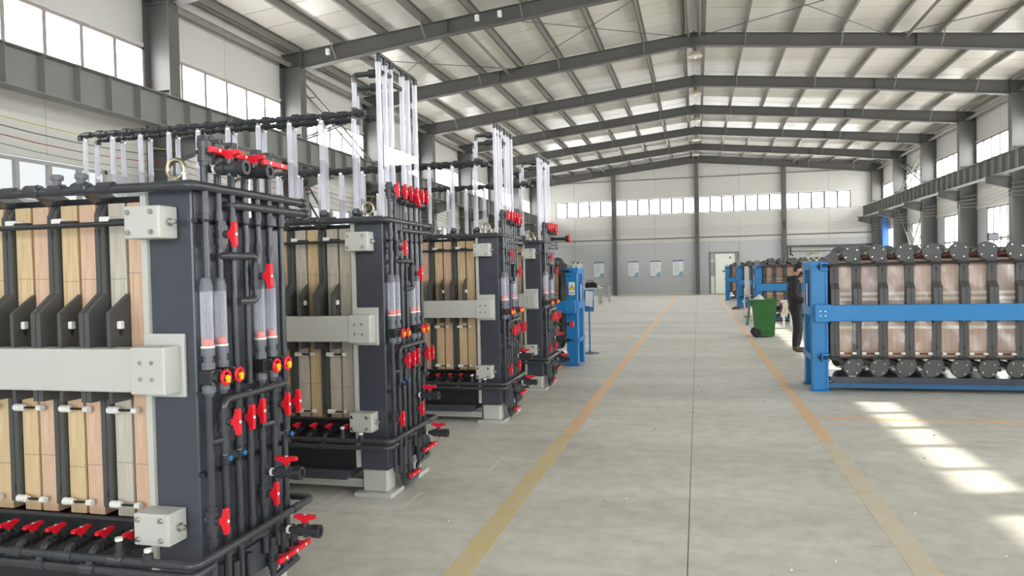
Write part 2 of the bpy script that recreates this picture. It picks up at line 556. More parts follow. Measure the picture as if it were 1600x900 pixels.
def fpanel(x0, x1, z0, z1, m, gable=False):
    mb = MB()
    if gable:
        pts = [(x0, z0), (x1, z0), (x1, roof_z(x1) + 0.18)]
        pts.append((x0, roof_z(x0) + 0.18))
        mb.prism(pts, 'y', YF, YF + 0.1)
    else:
        mb.box(x0, x1, YF, YF + 0.1, z0, z1)
    return mb.build('wall_panel', m, wall_far)


for i in range(4):
    a, b = cols[i], cols[i + 1]
    if i == 0: a = -HW
    if i == 3: b = HW
    mid = (cols[i] + cols[i + 1]) / 2
    for (x0, x1) in ((a, mid), (mid, b)):
        x0 += 0.006; x1 -= 0.006
        if i == 2 and x0 < 2.6 and x1 > 0.7 and x0 < 0.5:      # around the doorway
            fpanel(x0, 0.76, 0, 3.39, WALLB); fpanel(2.60, x1, 0, 3.39, WALLB); fpanel(0.77, 2.59, 2.70, 3.39, WALLB)
        elif i == 2 and x0 > 2.5:
            fpanel(x0, x1, 0, 3.39, WALLB)
        elif i == 3:
            fpanel(x0, x1, 3.0, 3.39, WALLB)
        else:
            fpanel(x0, x1, 0, 3.39, WALLB)
        fpanel(x0, x1, 3.40, 5.28, WALLP)
        fpanel(x0, x1, 6.36, 7.6, WALLP)
        fpanel(x0, x1, 7.61, 8, WALLP, True)
    window(None, ('y', YF), (-9.3 if i == 0 else a + 0.12), (9.28 if i == 3 else b - 0.12), 5.29, 6.34, 5 if i in (0, 3) else 7, GLASS, None, FRAMEG)
    if i in (0, 3):
        xx = sorted([9.29 * (-1 if i == 0 else 1), HW * (-1 if i == 0 else 1)])
        fpanel(xx[0], xx[1], 5.29, 6.35, WALLP)
    for z in (3.70, 7.62):
        MB().box(a, b, YF - 0.05, YF, z - 0.03, z + 0.03).build('girt', STRUCT if z < 4 else PURL, wall_far)
for x in (-5.37, 0.0, 5.36):
    MB().box(x - 0.13, x + 0.13, YF - 0.26, YF - 0.245, 0, roof_z(x) - 0.1).box(x - 0.13, x + 0.13, YF - 0.02, YF - 0.005, 0, roof_z(x) - 0.1).box(x - 0.008, x + 0.008, YF - 0.245, YF - 0.02, 0, roof_z(x) - 0.1).build('column', STRUCT, wall_far)
MB().box(-HW, 0.74, YF - 0.02, YF, 0, 0.10).build('plinth', WALLP, wall_far)

# unseen back wall behind the camera; wide gate opening added for fill light
wall_back = struct(MB().box(-11.2, -5.5, Y_BACK - 0.1, Y_BACK, 0, 5.3).build('wall_back', WALLB))
MB().box(5.5, 11.2, Y_BACK - 0.1, Y_BACK, 0, 5.3).build('wall_panel', WALLB, wall_back)
MB().box(-5.5, 5.5, Y_BACK - 0.1, Y_BACK, 4.8, 5.3).build('wall_panel', WALLB, wall_back)
MB().prism([(-11.2, 6.4), (11.2, 6.4), (11.2, 7.98), (0, 9.1), (-11.2, 7.98)], 'y', Y_BACK - 0.1, Y_BACK).build('wall_panel', WALLP, wall_back)
for k in range(4):
    window(None, ('y', Y_BACK), -10.9 + 5.45 * k, -5.55 + 5.45 * k, 5.31, 6.38, 6, GLASS)

# ---- ceiling
RZ = 0.20
ceiling = struct(MB().box(-0.12, 0.12, Y_BACK, Y_END + 0.2, 9.16, 9.2).build('ceiling', ROOFP))
yy = Y_BACK
while yy < Y_END + 0.1:
    for s in (-1, 1):
        xa, xb = 0.0, HW + 0.2
        za, zb = roof_z(xa) + RZ, roof_z(xb) + RZ
        MB().prism([(s * xa, za), (s * xb, zb), (s * xb, zb + 0.06), (s * xa, za + 0.06)], 'y', yy + 0.014, yy + 0.986).build('roof_panel', ROOFP, ceiling)
        MB().prism([(s * xa, za + 0.012), (s * xb, zb + 0.012), (s * xb, zb + 0.08), (s * xa, za + 0.08)], 'y', yy + 0.9925 - 0.006, yy + 1.0135).build('panel_seam', SEAMD, ceiling)
    yy += 1.0
PX = [0.30, 1.5, 2.85, 4.18, 5.5, 6.8, 8.07, 9.35, 10.6]
for s in (-1, 1):
    for x in PX:
        z = roof_z(x)
        mb = MB()
        w = 0.07 if x > 0.4 else 0.06
        mb.box(s * x - 0.004, s * x + 0.004, Y_BACK, Y_END, z + 0.005, z + RZ - 0.002)
        mb.box(s * x - w, s * x, Y_BACK, Y_END, z, z + 0.006)
        mb.box(s * x, s * x + w, Y_BACK, Y_END, z + RZ - 0.012, z + RZ - 0.005)
        mb.build('purlin', PURL, ceiling)
    for j, y in enumerate(FR):
        pts_t = [(0, roof_z(0)), (s * CI, roof_z(CI)), (s * (HW - 0.03), roof_z(HW - 0.03))]
        pts_b = [(s * (HW - 0.03), 7.36), (s * CI, 7.38), (s * 6.2, 7.90), (0, 8.53)]
        mb = MB()
        mb.prism(pts_t + pts_b, 'y', y - 0.006, y + 0.006)
        fw = 0.115
        for (p, q) in ((pts_b[1], pts_b[2]), (pts_b[2], pts_b[3])):
            mb.add([(p[0], y - fw, p[1]), (p[0], y + fw, p[1]), (q[0], y + fw, q[1]), (q[0], y - fw, q[1]),
                    (p[0], y - fw, p[1] + .014), (p[0], y + fw, p[1] + .014), (q[0], y + fw, q[1] + .014), (q[0], y - fw, q[1] + .014)],
                   [(0, 1, 2, 3), (4, 7, 6, 5), (0, 4, 5, 1), (1, 5, 6, 2), (2, 6, 7, 3), (3, 7, 4, 0)])
        p, q = pts_t[0], pts_t[2]
        mb.add([(p[0], y - fw, p[1]), (p[0], y + fw, p[1]), (q[0], y + fw, q[1]), (q[0], y - fw, q[1]),
                (p[0], y - fw, p[1] - .014), (p[0], y + fw, p[1] - .014), (q[0], y + fw, q[1] - .014), (q[0], y - fw, q[1] - .014)],
               [(0, 1, 2, 3), (4, 7, 6, 5), (0, 4, 5, 1), (1, 5, 6, 2), (2, 6, 7, 3), (3, 7, 4, 0)])
        # end plates and splice plates
        mb.box(s * CI - 0.012, s * CI + 0.012, y - fw, y + fw, 7.30, roof_z(CI) + 0.06)
        mb.box(s * 6.2 - 0.012, s * 6.2 + 0.012, y - fw, y + fw, 7.90, roof_z(6.2))
        mb.box(min(0, s * 0.02), max(0, s * 0.02), y - fw, y + fw, 8.45, roof_z(0) + 0.04)
        mb.build('rafter', RAFT, ceiling)
        zb = lambda x: 7.38 + (CI - x) / (CI - 6.2) * 0.52 if x > 6.2 else 8.53 - x / 6.2 * 0.63
        for x in PX[1::2]:
            MB().tube([(s * x, y - 0.10, zb(x) + 0.03), (s * x, y - 0.52, roof_z(x) + 0.04)], 0.018, 4).build('fly_brace', PURL, ceiling)
# roof rod bracing
for (ja, jb) in ((6, 5), (1, 0), (10, 9)):
    for s in (-1, 1):
        for (xa, xb) in ((0.3, 5.5), (5.5, 10.6)):
            for d in (0, 1):
                A = (s * (xa if d == 0 else xb), FR[ja], roof_z(xa if d == 0 else xb) - 0.05)
                B = (s * (xb if d == 0 else xa), FR[jb], roof_z(xb if d == 0 else xa) - 0.05)
                MB().tube([A, B], 0.012, 5).build('brace_rod', STRUCT, ceiling)
        MB().tube([(s * 5.9, FR[ja], roof_z(5.9) - 0.12), (s * 5.9, FR[jb], roof_z(5.9) - 0.12)], 0.05, 8).build('roof_strut', PURL, ceiling)
        MB().tube([(s * 0.16, FR[ja], roof_z(0) - 0.10), (s * 0.16, FR[jb], roof_z(0) - 0.10)], 0.05, 8).build('roof_strut', PURL, ceiling)
for (x, y, z) in ((-9.55, 18.3, 7.74), (-5.35, 18.3, 8.20), (-4.75, 18.3, 8.24)):
    MB().bevbox(x - 0.05, x + 0.05, y - 0.2, y - 0.10, z - 0.08, z + 0.08, 0.01).build('rafter_box', WHITEP, ceiling)

# ---- crane runway beams
for s, wd in ((-1, 'left'), (1, 'right')):
    root = empty('crane_runway_beam', (s * 9.97, 0, 4.64), 'long grey crane runway beam on brackets along the %s wall, above %s' % (wd, 'the dark membrane stacks' if s < 0 else 'the brown blue-framed stack'), 'beam', 'crane runway beams')
    ya, yb = Y_BACK + 0.3, 49.1
    MB().box(-0.008, 0.008, ya, yb, 0.015, 0.61).build('web', CRANE, root)
    MB().box(-0.15, 0.15, ya, yb, 0, 0.016).build('bottom_flange', CRANE, root)
    MB().box(-0.16, 0.16, ya, yb, 0.61, 0.628).build('top_flange', CRANE, root)
    MB().box(-0.03, 0.03, ya, yb, 0.628, 0.655).build('rail', mat('rusty_rail', srgb(130, 96, 88), 0.6, metal=0.4, var=0.3), root)
    st = MB().box(0, -s * 0.13, -0.006, 0.006, 0.016, 0.61).mesh('stiffener', CRANE)
    y = 8.1 - 0.68 * 30
    while y < yb:
        if y > ya:
            link('stiffener', st, root, (0, y, 0))
        y += 0.68

# ---- cables strung on insulators along the walls
INS = mat('black_insulator', srgb(50, 48, 46), 0.4)


def cable(pts_fn, m, label, group):
    return tag(MB().tube(pts_fn, 0.008, 5).build('wall_cable', m), label, 'cable', group)


cc = [('yellow', srgb(196, 186, 96)), ('black', srgb(60, 60, 60)), ('red', srgb(150, 50, 48)), ('green', srgb(120, 140, 120))]
for s in (-1, 1):
    for q, (nm, colr) in enumerate(cc):
        m = mat('cable_' + nm if s < 0 else 'cable_grey', colr if s < 0 else srgb(150, 148, 142), 0.5)
        pts = []
        for j in range(len(FR) - 1, 0, -1):
            for t in range(6):
                y = FR[j] + (FR[j - 1] - FR[j]) * t / 6
                sag = 0.10 * 4 * (t / 6) * (1 - t / 6)
                pts.append((s * 10.38, y, 4.36 - 0.13 * q - sag - 0.02 * q * 4 * (t / 6) * (1 - t / 6)))
        cable(pts, m, ('%s cable strung along the left wall under the crane beam' % nm) if s < 0 else 'grey cable strung along the right wall, %s of four' % ['topmost', 'second from the top', 'third from the top', 'lowest'][q], 'cables strung along the side walls')
    for j, y in enumerate(FR[:-1]):
        for q in range(4):
            MB().lathe((s * (CI + 0.0), y, 4.36 - 0.13 * q), (-s, 0, 0), [(0, 0.02), (0.02, 0.035), (0.035, 0.02), (0.05, 0.032), (0.06, 0.01)], 8).build('insulator', INS, wall_left if s < 0 else wall_right)
for q in range(4):
    pts = []
    for i in range(4):
        for t in range(6):
            x = cols[i] + (cols[i + 1] - cols[i]) * t / 6
            pts.append((x, YF - 0.30, 4.45 - 0.13 * q - 0.35 * (t / 6) * (1 - t / 6)))
    pts.append((10.6, YF - 0.30, 4.45 - 0.13 * q))
    cable(pts, mat('cable_far_grey', srgb(165, 163, 158), 0.5), 'grey cable strung across the far wall, %s of four' % ['topmost', 'second from the top', 'third from the top', 'lowest'][q], 'cables strung across the far wall')
    for x in (-5.37, 0, 5.36):
        MB().lathe((x, YF - 0.26, 4.45 - 0.13 * q), (0, -1, 0), [(0, 0.03), (0.03, 0.05), (0.05, 0.03), (0.08, 0.045), (0.1, 0.01)], 8).build('insulator', INS, wall_far)

# ---- doorway in the far wall
door_1 = struct(empty('door_1', (0, YF, 0)))
DFR = mat('grey_door_frame', srgb(120, 122, 122), 0.5)
DGR = mat('lit_pale_green_door', srgb(240, 247, 236), 0.4, var=0.02)  # pale green whitened in the colour so the door looks lit
DGL = mat('door_sidelight_glass', srgb(150, 160, 158), 0.15)
MB().box(0.77, 0.83, -0.08, 0.08, 0, 2.70).box(2.53, 2.59, -0.08, 0.08, 0, 2.70).box(0.77, 2.59, -0.08, 0.08, 2.64, 2.70).build('door_frame', DFR, door_1)
MB().bevbox(1.10, 2.36, 0.0, 0.06, 0.02, 2.62, 0.01).build('door_leaf', DGR, door_1)
MB().box(1.08, 1.10, -0.05, 0.07, 0.0, 2.64).box(2.36, 2.38, -0.05, 0.07, 0, 2.64).build('door_jamb', DFR, door_1)
MB().box(0.83, 1.08, 0.0, 0.06, 0.02, 1.16).build('side_panel', DGR, door_1)
MB().box(2.38, 2.53, 0.0, 0.06, 0.02, 1.9).build('side_panel', DGR, door_1)
MB().box(0.83, 1.08, 0.0, 0.06, 2.10, 2.17).build('sidelight_bar', WHITEP, door_1)
MB().box(2.38, 2.53, 0.0, 0.06, 1.92, 2.0).build('sidelight_bar', WHITEP, door_1)
MB().box(0.83, 1.08, 0.02, 0.03, 1.16, 2.10).build('pane', DGL, door_1)
MB().box(0.83, 1.08, 0.02, 0.03, 2.17, 2.64).build('pane', DGL, door_1)
MB().box(2.38, 2.53, 0.02, 0.03, 2.0, 2.64).build('pane', DGL, door_1)
MB().bevbox(1.99, 2.10, -0.02, 0.0, 2.28, 2.40, 0.005).build('door_vent', DFR, door_1)
MB().bevbox(1.55, 1.95, -0.02, 0.0, 1.42, 1.50, 0.005).build('door_plate', mat('green_plate', srgb(70, 100, 60), 0.5), door_1)
# ---- rolling shutter in the far wall
door_2 = struct(empty('door_2', (0, YF, 0)))
SHUT = mat('shutter_slat', srgb(196, 198, 196), 0.45, var=0.05)
slat = MB().prism([(0.06, 0.0), (0.02, 0.02), (0.02, 0.10), (0.06, 0.117)], 'x', 5.6, 10.5).mesh('slat', SHUT)
for k in range(24):
    link('slat', slat, door_2, (0, 0, k * 0.12 + 0.01))
MB().box(5.5, 5.6, -0.06, 0.08, 0, 3.0).box(10.5, 10.6, -0.06, 0.08, 0, 3.0).build('guide_rail', STRUCT, door_2)
MB().tube([(5.6, -0.25, 2.92), (10.55, -0.25, 2.80)], 0.05, 8).build('roller_tube', STRUCT, door_2)
MB().tube([(5.75, -0.25, 2.62), (10.55, -0.25, 2.60)], 0.03, 8).build('roller_bar', STRUCT, door_2)
MB().tube([(5.7, -0.25, 2.95), (5.7, -0.25, 2.45), (5.85, -0.25, 2.36)], 0.045, 8, 0.05).build('roller_hook', BLACK, door_2)

# ================================================================== MEMBRANE STACK MACHINES
# shared meshes: valve body (axis z, stem +x), handle, button, ...
_vb = MB()
_vb.lathe((0, 0, -0.062), 'z', [(0, 0.024), (0.018, 0.024), (0.018, 0.031), (0.044, 0.031), (0.044, 0.025), (0.08, 0.025), (0.08, 0.031), (0.106, 0.031), (0.106, 0.024), (0.124, 0.024)], 12)
_vb.lathe((0.02, 0, 0), 'x', [(0, 0.018), (0.022, 0.018), (0.022, 0.010), (0.042, 0.010)], 10)
_vb.lathe((-0.036, 0, 0), 'x', [(0, 0.012), (0.02, 0.012)], 8)
ME_VALVE = _vb.mesh('valve', PVC)
ME_VALVE_B = _vb.mesh('valve_black', BLACKP)
ME_HANDLE = MB().prism([(0.052, -0.016), (0.063, -0.044), (0.063, -0.058), (0.078, -0.058), (0.082, -0.05), (0.082, 0.05), (0.078, 0.058), (0.063, 0.058), (0.063, 0.044), (0.052, 0.016), (0.036, 0.012), (0.036, -0.012)], 'y', -0.012, 0.012)
ME_HANDLE = ME_HANDLE.mesh('handle', RED)
ME_BUTTON = MB().cyl((0.0815, 0, 0), 'x', 0.003, 0.0075, 8).mesh('button', WHITEP)
AX = {'x': Vector((1, 0, 0)), 'y': Vector((0, 1, 0)), 'z': Vector((0, 0, 1)), '-x': Vector((-1, 0, 0)), '-y': Vector((0, -1, 0)), '-z': Vector((0, 0, -1))}


def valve(parent, p, axis='z', stem='x', cross=False, sc=1.0, black=False, twist=0.0):
    o = link('valve', ME_VALVE_B if black else ME_VALVE, parent)
    z = AX[axis]; x = AX[stem]; y = z.cross(x)
    m = Matrix((x, y, z)).transposed()
    if twist:
        m = m @ Matrix.Rotation(twist, 3, 'X')
    o.matrix_local = Matrix.Translation(p) @ m.to_4x4() @ Matrix.Scale(sc, 4)
    h = link('handle', ME_HANDLE, o, rot=(math.pi / 2 if cross else 0, 0, 0))
    link('button', ME_BUTTON, o)
    return o


def nozzle(parent, p, d, L=0.20):
    """side branch: short pipe, white ring, valve, socket end, handle up; d = unit axis letter"""
    a = AX[d]
    p = Vector(p)
    MB().lathe(p, a, [(0, 0.016), (L * 0.45, 0.016)], 10, True).build('pipe', PVC, parent)
    MB().lathe(p + a * L * 0.22, a, [(0, 0.021), (0.012, 0.021)], 12).build('ring', WHITEP, parent)
    o = valve(parent, p + a * (L * 0.45 + 0.055), d, 'z', twist=0.0)
    MB().lathe(p + a * (L * 0.45 + 0.10), a, [(0, 0.034), (0.04, 0.034), (0.04, 0.020), (0.03, 0.018)], 14).build('socket', BLACKP, parent)
    return o


P_CELL = 0.275
N_CELL = 11
_mcache = {}


def cached(key, fn):
    if key not in _mcache:
        _mcache[key] = fn()
    return _mcache[key]


def membrane_stack(X0, Y0, label, variant):
    R = empty('membrane_stack', (X0, Y0, 0), label, 'filter machine', 'dark membrane stacks in a row')
    D = 0.74
    LEN = 0.36 + P_CELL * N_CELL + 0.28          # total length
    B = lambda name, mb, m, par=None: mb.build(name, m, par or R)
    # --- end plates
    for e in (0, 1):
        xo = 0 if e == 0 else -(LEN)
        sx = 1 if e == 0 else -1
        x1, x0 = xo, xo - sx * 0.235
        B('end_plate', MB().bevbox(min(x0, x1), max(x0, x1), 0, D, 0.20, 2.115, 0.012), SLATE)
        B('backing_plate', MB().box(x0 - sx * 0.03, x0, -0.015, D + 0.015, 0.22, 2.10), GREYP)
        B('backing_pad', MB().bevbox(min(x0 - sx * 0.03, x0 + sx * 0.185), max(x0 - sx * 0.03, x0 + sx * 0.185), -0.022, -0.001, 1.165, 1.455, 0.006), GREYP)
        B('backing_pad', MB().bevbox(min(x0 - sx * 0.03, x0 + sx * 0.185), max(x0 - sx * 0.03, x0 + sx * 0.185), D + 0.001, D + 0.022, 1.165, 1.455, 0.006), GREYP)
        # pedestals
        for (ya, yb) in ((0.01, 0.17), (D - 0.17, D - 0.01)):
            B('pedestal', MB().bevbox(min(x0, x1) + 0.01, max(x0, x1) - 0.02, ya, yb, 0.03, 0.20, 0.012), GREYP)
            B('foot_plate', MB().box(min(x0, x1) - 0.04, max(x0, x1) + 0.03, ya - 0.05, yb + 0.04, 0, 0.03), GREYP)
        # lifting eyes on a plinth
        B('plinth', MB().box(min(x0, x1) + 0.01, max(x0, x1) - 0.02, 0.02, 0.24, 2.115, 2.155), SLATE)
        for ly in (0.12, 0.62):
            xm = (x0 + x1) / 2 - 0.055
            zc = 2.215 if ly < 0.3 else 2.19
            ey = B('lifting_eye', MB().torus((xm, ly, zc + 0.005), 'y', 0.046, 0.012), BRASS)
            B('eye_collar', MB().lathe((xm, ly, zc - 0.10 if ly > 0.3 else 2.155), 'z', [(0, 0.034), (0.012, 0.034), (0.012, 0.02), (0.03 if ly < 0.3 else 0.06, 0.016)], 10), BRASS, ey)
            B('stud', MB().lathe((xm + 0.07, ly - 0.03, 2.115 if ly > 0.3 else 2.155), 'z', [(0, 0.012), (0.035, 0.012), (0.035, 0.016), (0.045, 0.016)], 8), WHITEP)
    # --- side beams with caps and corner boxes (front and back)
    for fb in (0, 1):
        Yf = (lambda a: a) if fb == 0 else (lambda a: D - a)

        def yb(mb_fn, a, b):
            a, b = Yf(a), Yf(b)
            return mb_fn(min(a, b), max(a, b))
        B('side_beam', yb(lambda a, b: MB().bevbox(-LEN + 0.25, -0.24, a, b, 1.20, 1.395, 0.008), -0.125, -0.024), GREYP)
        for e in (0, 1):
            ex = lambda v: v if e == 0 else -LEN - v
            bx = lambda u0, u1, y0, y1, z0, z1, bv: yb(lambda a, b: MB().bevbox(min(ex(u0), ex(u1)), max(ex(u0), ex(u1)), a, b, z0, z1, bv), y0, y1)
            cap = B('beam_cap', bx(-0.245, -0.068, -0.132, -0.022, 1.192, 1.403, 0.006), GREYP)
            for du in (-0.19, -0.13):
                for z in (1.262, 1.335):
                    B('bolt', MB().lathe((ex(du), Yf(-0.132), z), '-y' if False else (0, -1 if fb == 0 else 1, 0), [(0, 0.010), (0.005, 0.010), (0.009, 0.006)], 8), STEEL, cap)
            for (z0, z1) in ((1.885, 2.03), (0.515, 0.66)):
                cb = B('corner_box', bx(-0.26, -0.075, -0.125, -0.003, z0, z1, 0.008), GREYP)
                for du in (-0.235, -0.115):
                    for z in (z0 + 0.028, z1 - 0.028):
                        B('bolt', MB().lathe((ex(du), Yf(-0.125), z), (0, -1 if fb == 0 else 1, 0), [(0, 0.013), (0.006, 0.013), (0.006, 0.009), (0.014, 0.009)], 8), STEEL, cb)
                B('side_bolt', MB().lathe((ex(-0.075), Yf(-0.065), (z0 + z1) / 2), (1 if e == 0 else -1, 0, 0), [(0, 0.020), (0.012, 0.020), (0.012, 0.013), (0.035, 0.013), (0.035, 0.008), (0.038, 0.006)], 10), STEEL, cb)
        # tie rods
        for z in (1.962, 0.600):
            B('tie_rod', MB().tube([(-LEN + 0.2, Yf(-0.060), z), (-0.2, Yf(-0.060), z)], 0.0125, 8), BLACKP)
    # --- cells
    dbl = MB()
    out_front = [(0.035, 0.62), (0.035, 1.14), (-0.075, 1.14), (-0.075, 1.555), (0.035, 1.645), (0.035, 2.02), (0.075, 2.075)]
    outline = out_front + [(D - a, z) for a, z in out_front[::-1]]
    me_dbl = cached('dbl', lambda: MB().prism(outline, 'x', -0.028, -0.002).mesh('frame_plate', PLATE))
    fin_o = [(0.05, 1.14), (-0.075, 1.14), (-0.075, 1.555), (0.05, 1.64)]
    me_fin = cached('fin', lambda: MB().prism(fin_o, 'x', -0.010, 0.010).mesh('fin', PLATE))
    hole = cached('finhole', lambda: MB().prism([(-0.012 + 0.011 * math.cos(a * math.pi / 6), 1.475 + 0.030 * math.sin(a * math.pi / 6)) for a in range(12)], 'x', 0.0102, 0.0112).mesh('fin_hole', BLACK))
    nut = cached('finnut', lambda: MB().bevbox(0.0112, 0.034, -0.040, -0.012, 1.478, 1.515, 0.006).mesh('spacer', WHITEP))
    neck = cached('neck', lambda: MB().prism([(0.11, 2.06), (0.03, 2.075), (-0.02, 2.10), (-0.075, 2.10), (-0.075, 2.135), (0.02, 2.145), (0.13, 2.10)], 'x', -0.030, 0.030).mesh('neck', PVC))
    panel = cached('panel', lambda: {i: MB().box(-0.046, 0.046, 0.055, D - 0.055, 0.575, 2.068).mesh('membrane_block', m) for i, m in enumerate((WOODA, WOODB, WOODC))})
    joint = cached('joint', lambda: MB().box(-0.0465, 0.0465, 0.0535, 0.0545, -0.0012, 0.0012).mesh('joint', SEAM))
    wcyl = cached('wcyl', lambda: MB().lathe((0, 0, 0), 'x', [(0, 0.018), (0.045, 0.018), (0.045, 0.014), (0.06, 0.014)], 12).mesh('spacer', WHITEP))
    wcyl2 = cached('wcyl2', lambda: MB().lathe((0, 0, 0), 'x', [(0, 0.015), (0.03, 0.015)], 10).mesh('spacer', WHITEP))
    srod = cached('srod', lambda: MB().cyl((0, 0, 0), 'x', 0.085, 0.006, 6).mesh('short_rod', BLACK))
    wblk = cached('wblk', lambda: MB().bevbox(0, 0.06, 0.0, 0.05, 0, 0.028, 0.004).mesh('spacer', WHITEP))
    bclip = cached('bclip', lambda: MB().box(0, 0.08, 0, 0.03, 0, 0.014).mesh('clip', BLACKP))
    slot = cached('slot', lambda: MB().box(-0.004, 0.004, 0.0335, 0.035, 0, 0.04).mesh('slot', BLACK))
    rnd = random.Random(3 if variant == 'A' else 5)
    for k in range(N_CELL + 1):
        xd = -0.54 - P_CELL * (k - 0)
        if k <= N_CELL - 1:
            for q in (0, 1):
                link('frame_plate', me_dbl, R, (xd + 0.03 * q, 0, 0))
            link('slot', slot, R, (xd, 0, 1.91)); link('slot', slot, R, (xd, 0, 0.665))
            link('neck', neck, R, (xd, 0, 0))
            link('spacer', wblk, R, (xd + 0.03, 0.0, 1.975)); link('clip', bclip, R, (xd + 0.09, -0.005, 1.975))
            for z in (1.09, 0.64):
                link('spacer', wcyl, R, (xd + 0.03, 0.022, z)); link('short_rod', srod, R, (xd + 0.085, 0.022, z)); link('spacer', wcyl2, R, (xd + 0.165, 0.022, z))
        xf = xd + 0.135
        link('fin', me_fin, R, (xf, 0, 0)); link('fin_hole', hole, R, (xf, 0, 0)); link('spacer', nut, R, (xf - 0.0, 0, 0))
        for (a, xc) in ((0, xd + 0.082), (1, xd + 0.19)):
            if k == N_CELL and a == 0:
                continue
            mi = (2 if k == 0 and a == 0 else rnd.choice((0, 0, 1))) if variant == 'A' else (rnd.choice((1, 2, 2, 2, 2)) if variant == 'B' else rnd.choice((0, 0, 1)))
            link('membrane_block', panel[mi], R, (xc, 0, 0))
            for zj in (1.72 + rnd.uniform(-0.02, 0.02), 0.83 + rnd.uniform(-0.03, 0.03)):
                link('joint', joint, R, (xc, 0, zj))
    # dark underside beam and tray
    B('top_channel', MB().box(-LEN + 0.26, -0.27, 0.08, D - 0.08, 2.075, 2.10), BLACKP)
    B('drip_tray', MB().prism([(-LEN + 0.3, 0.125), (-0.34, 0.125), (-0.30, 0.20), (-LEN + 0.26, 0.20)], 'y', -0.04, D + 0.04), SLATE)
    B('bottom_channel', MB().box(-LEN + 0.26, -0.27, 0.02, D - 0.02, 0.20, 0.56), BLACKP)
    for ly in (0.10, D - 0.10):
        B('base_rail', MB().box(-LEN + 0.24, -0.25, ly - 0.04, ly + 0.04, 0.045, 0.11), GREYP)
    # --- front manifolds
    rp = 0.019
    B('pipe', MB().tube([(-LEN + 0.1, -0.06, 2.135), (0.055, -0.06, 2.118), (0.055, 0.86, 2.113)], 0.022, 12, 0.045).lathe((0.055, 0.845, 2.113), 'y', [(0, 0.027), (0.03, 0.027)], 12), PVC)
    B('pipe', MB().tube([(0.0, 0.22, 2.05), (0.06, 0.22, 2.05), (0.06, 0.875, 2.055)], 0.021, 12, 0.04).lathe((0.06, 0.86, 2.055), 'y', [(0, 0.026), (0.03, 0.026)], 12), PVC)
    B('pipe', MB().tube([(-LEN + 0.3, -0.18, 0.465), (0.10, -0.18, 0.465), (0.10, 0.81, 0.465), (-0.10, 0.81, 0.465)], rp, 12, 0.045).lathe((0.10, 0.60, 0.465), 'y', [(0, 0.024), (0.06, 0.024)], 12), PVC)
    B('pipe', MB().tube([(-LEN + 0.3, -0.19, 0.42), (0.09, -0.19, 0.42), (0.09, -0.05, 0.42)], rp, 12, 0.045), PVC)
    tee = cached('tee', lambda: MB().lathe((-0.04, 0, 0), 'x', [(0, 0.024), (0.08, 0.024)], 12).mesh('tee_fitting', PVC))
    teeb = cached('teeb', lambda: MB().lathe((-0.045, 0, 0), 'x', [(0, 0.026), (0.012, 0.030), (0.03, 0.028), (0.06, 0.028), (0.078, 0.030), (0.09, 0.026)], 12).mesh('tee_fitting', PVC))
    cap_ = cached('topcap', lambda: MB().lathe((0, 0, 0), 'z', [(0, 0.018), (0.03, 0.018), (0.03, 0.028), (0.05, 0.028), (0.055, 0.02)], 10).mesh('cap', PVCL))
    inlet = cached('inlet', lambda: MB().tube([(0, 0.05, 0.50), (0, -0.04, 0.495)], 0.022, 8).mesh('pipe', BLACKP))
    elb = cached('valve_elbow', lambda: MB().tube([(0, -0.06, 0.495), (0, -0.085, 0.495), (0, -0.11, 0.47)], 0.02, 8, 0.03).mesh('pipe', PVC))
    elb2 = cached('valve_elbow2', lambda: MB().tube([(0, -0.06, 0.495), (0, -0.085, 0.49), (0, -0.12, 0.425)], 0.02, 8, 0.03).mesh('pipe', PVC))
    offs = [-0.304, -0.448]
    for k in range(N_CELL):
        xd = -0.54 - P_CELL * k
        link('tee_fitting', teeb, R, (xd, -0.06, 2.13)); link('tee_fitting', tee, R, (xd + 0.137, -0.06, 2.13))
        if variant == 'A' or k % 2:
            link('cap', cap_, R, (xd + 0.137 * (k % 2), -0.06, 2.145))
        for q, o in enumerate(offs):
            xv = o - P_CELL * k
            valve(R, (xv, -0.09, 0.495), '-y', 'z', sc=0.85, black=True)
            link('pipe', inlet, R, (xv, 0, 0))
            link('pipe', elb if q == 0 else elb2, R, (xv, -0.07, 0))
            link('tee_fitting', tee, R, (xv, -0.18 if q == 0 else -0.19, 0.465 if q == 0 else 0.42))
    for lx, h in ((-0.29, 0.56), (-0.14, 0.52)):
        st = B('stub_pipe', MB().lathe((lx, -0.18, 0.465), 'z', [(0, 0.022), (0.04, 0.022), (0.04, 0.015), (h - 0.46 - 0.012, 0.015)], 10), PVC)
        B('cap', MB().cyl((lx, -0.18, h - 0.007), 'z', 0.014, 0.0165, 10), WHITEP, st)
    # --- end face: vertical pipes
    U = 0.05
    PY = [0.022, 0.118, 0.222, 0.325, 0.429, 0.533, 0.642]
    LY = [0.008, 0.112, 0.213, 0.313, 0.419, 0.527, 0.624]

    def vp(ly, z0, z1, r=0.0165, lx=U, m=PVC, ly2=None):
        return B('pipe', MB().tube([(lx, ly if ly2 is None else ly2, z0), (lx, ly, z1)], r, 10), m)
    B('bracket_bar', MB().box(0.0, 0.03, -0.01, D - 0.03, 1.955, 1.975), BLACKP)
    B('bracket_bar', MB().box(0.0, 0.03, -0.01, D - 0.03, 1.17, 1.19), BLACKP)
    B('bracket_bar', MB().box(0.0, 0.03, -0.01, D - 0.03, 0.80, 0.82), BLACKP)
    me_clip = cached('clip2', lambda: MB().torus((0, 0, 0), 'z', 0.019, 0.005, 10, 5).mesh('clip', BLACKP))
    for ly in PY:
        link('clip', me_clip, R, (U, ly, 1.965))
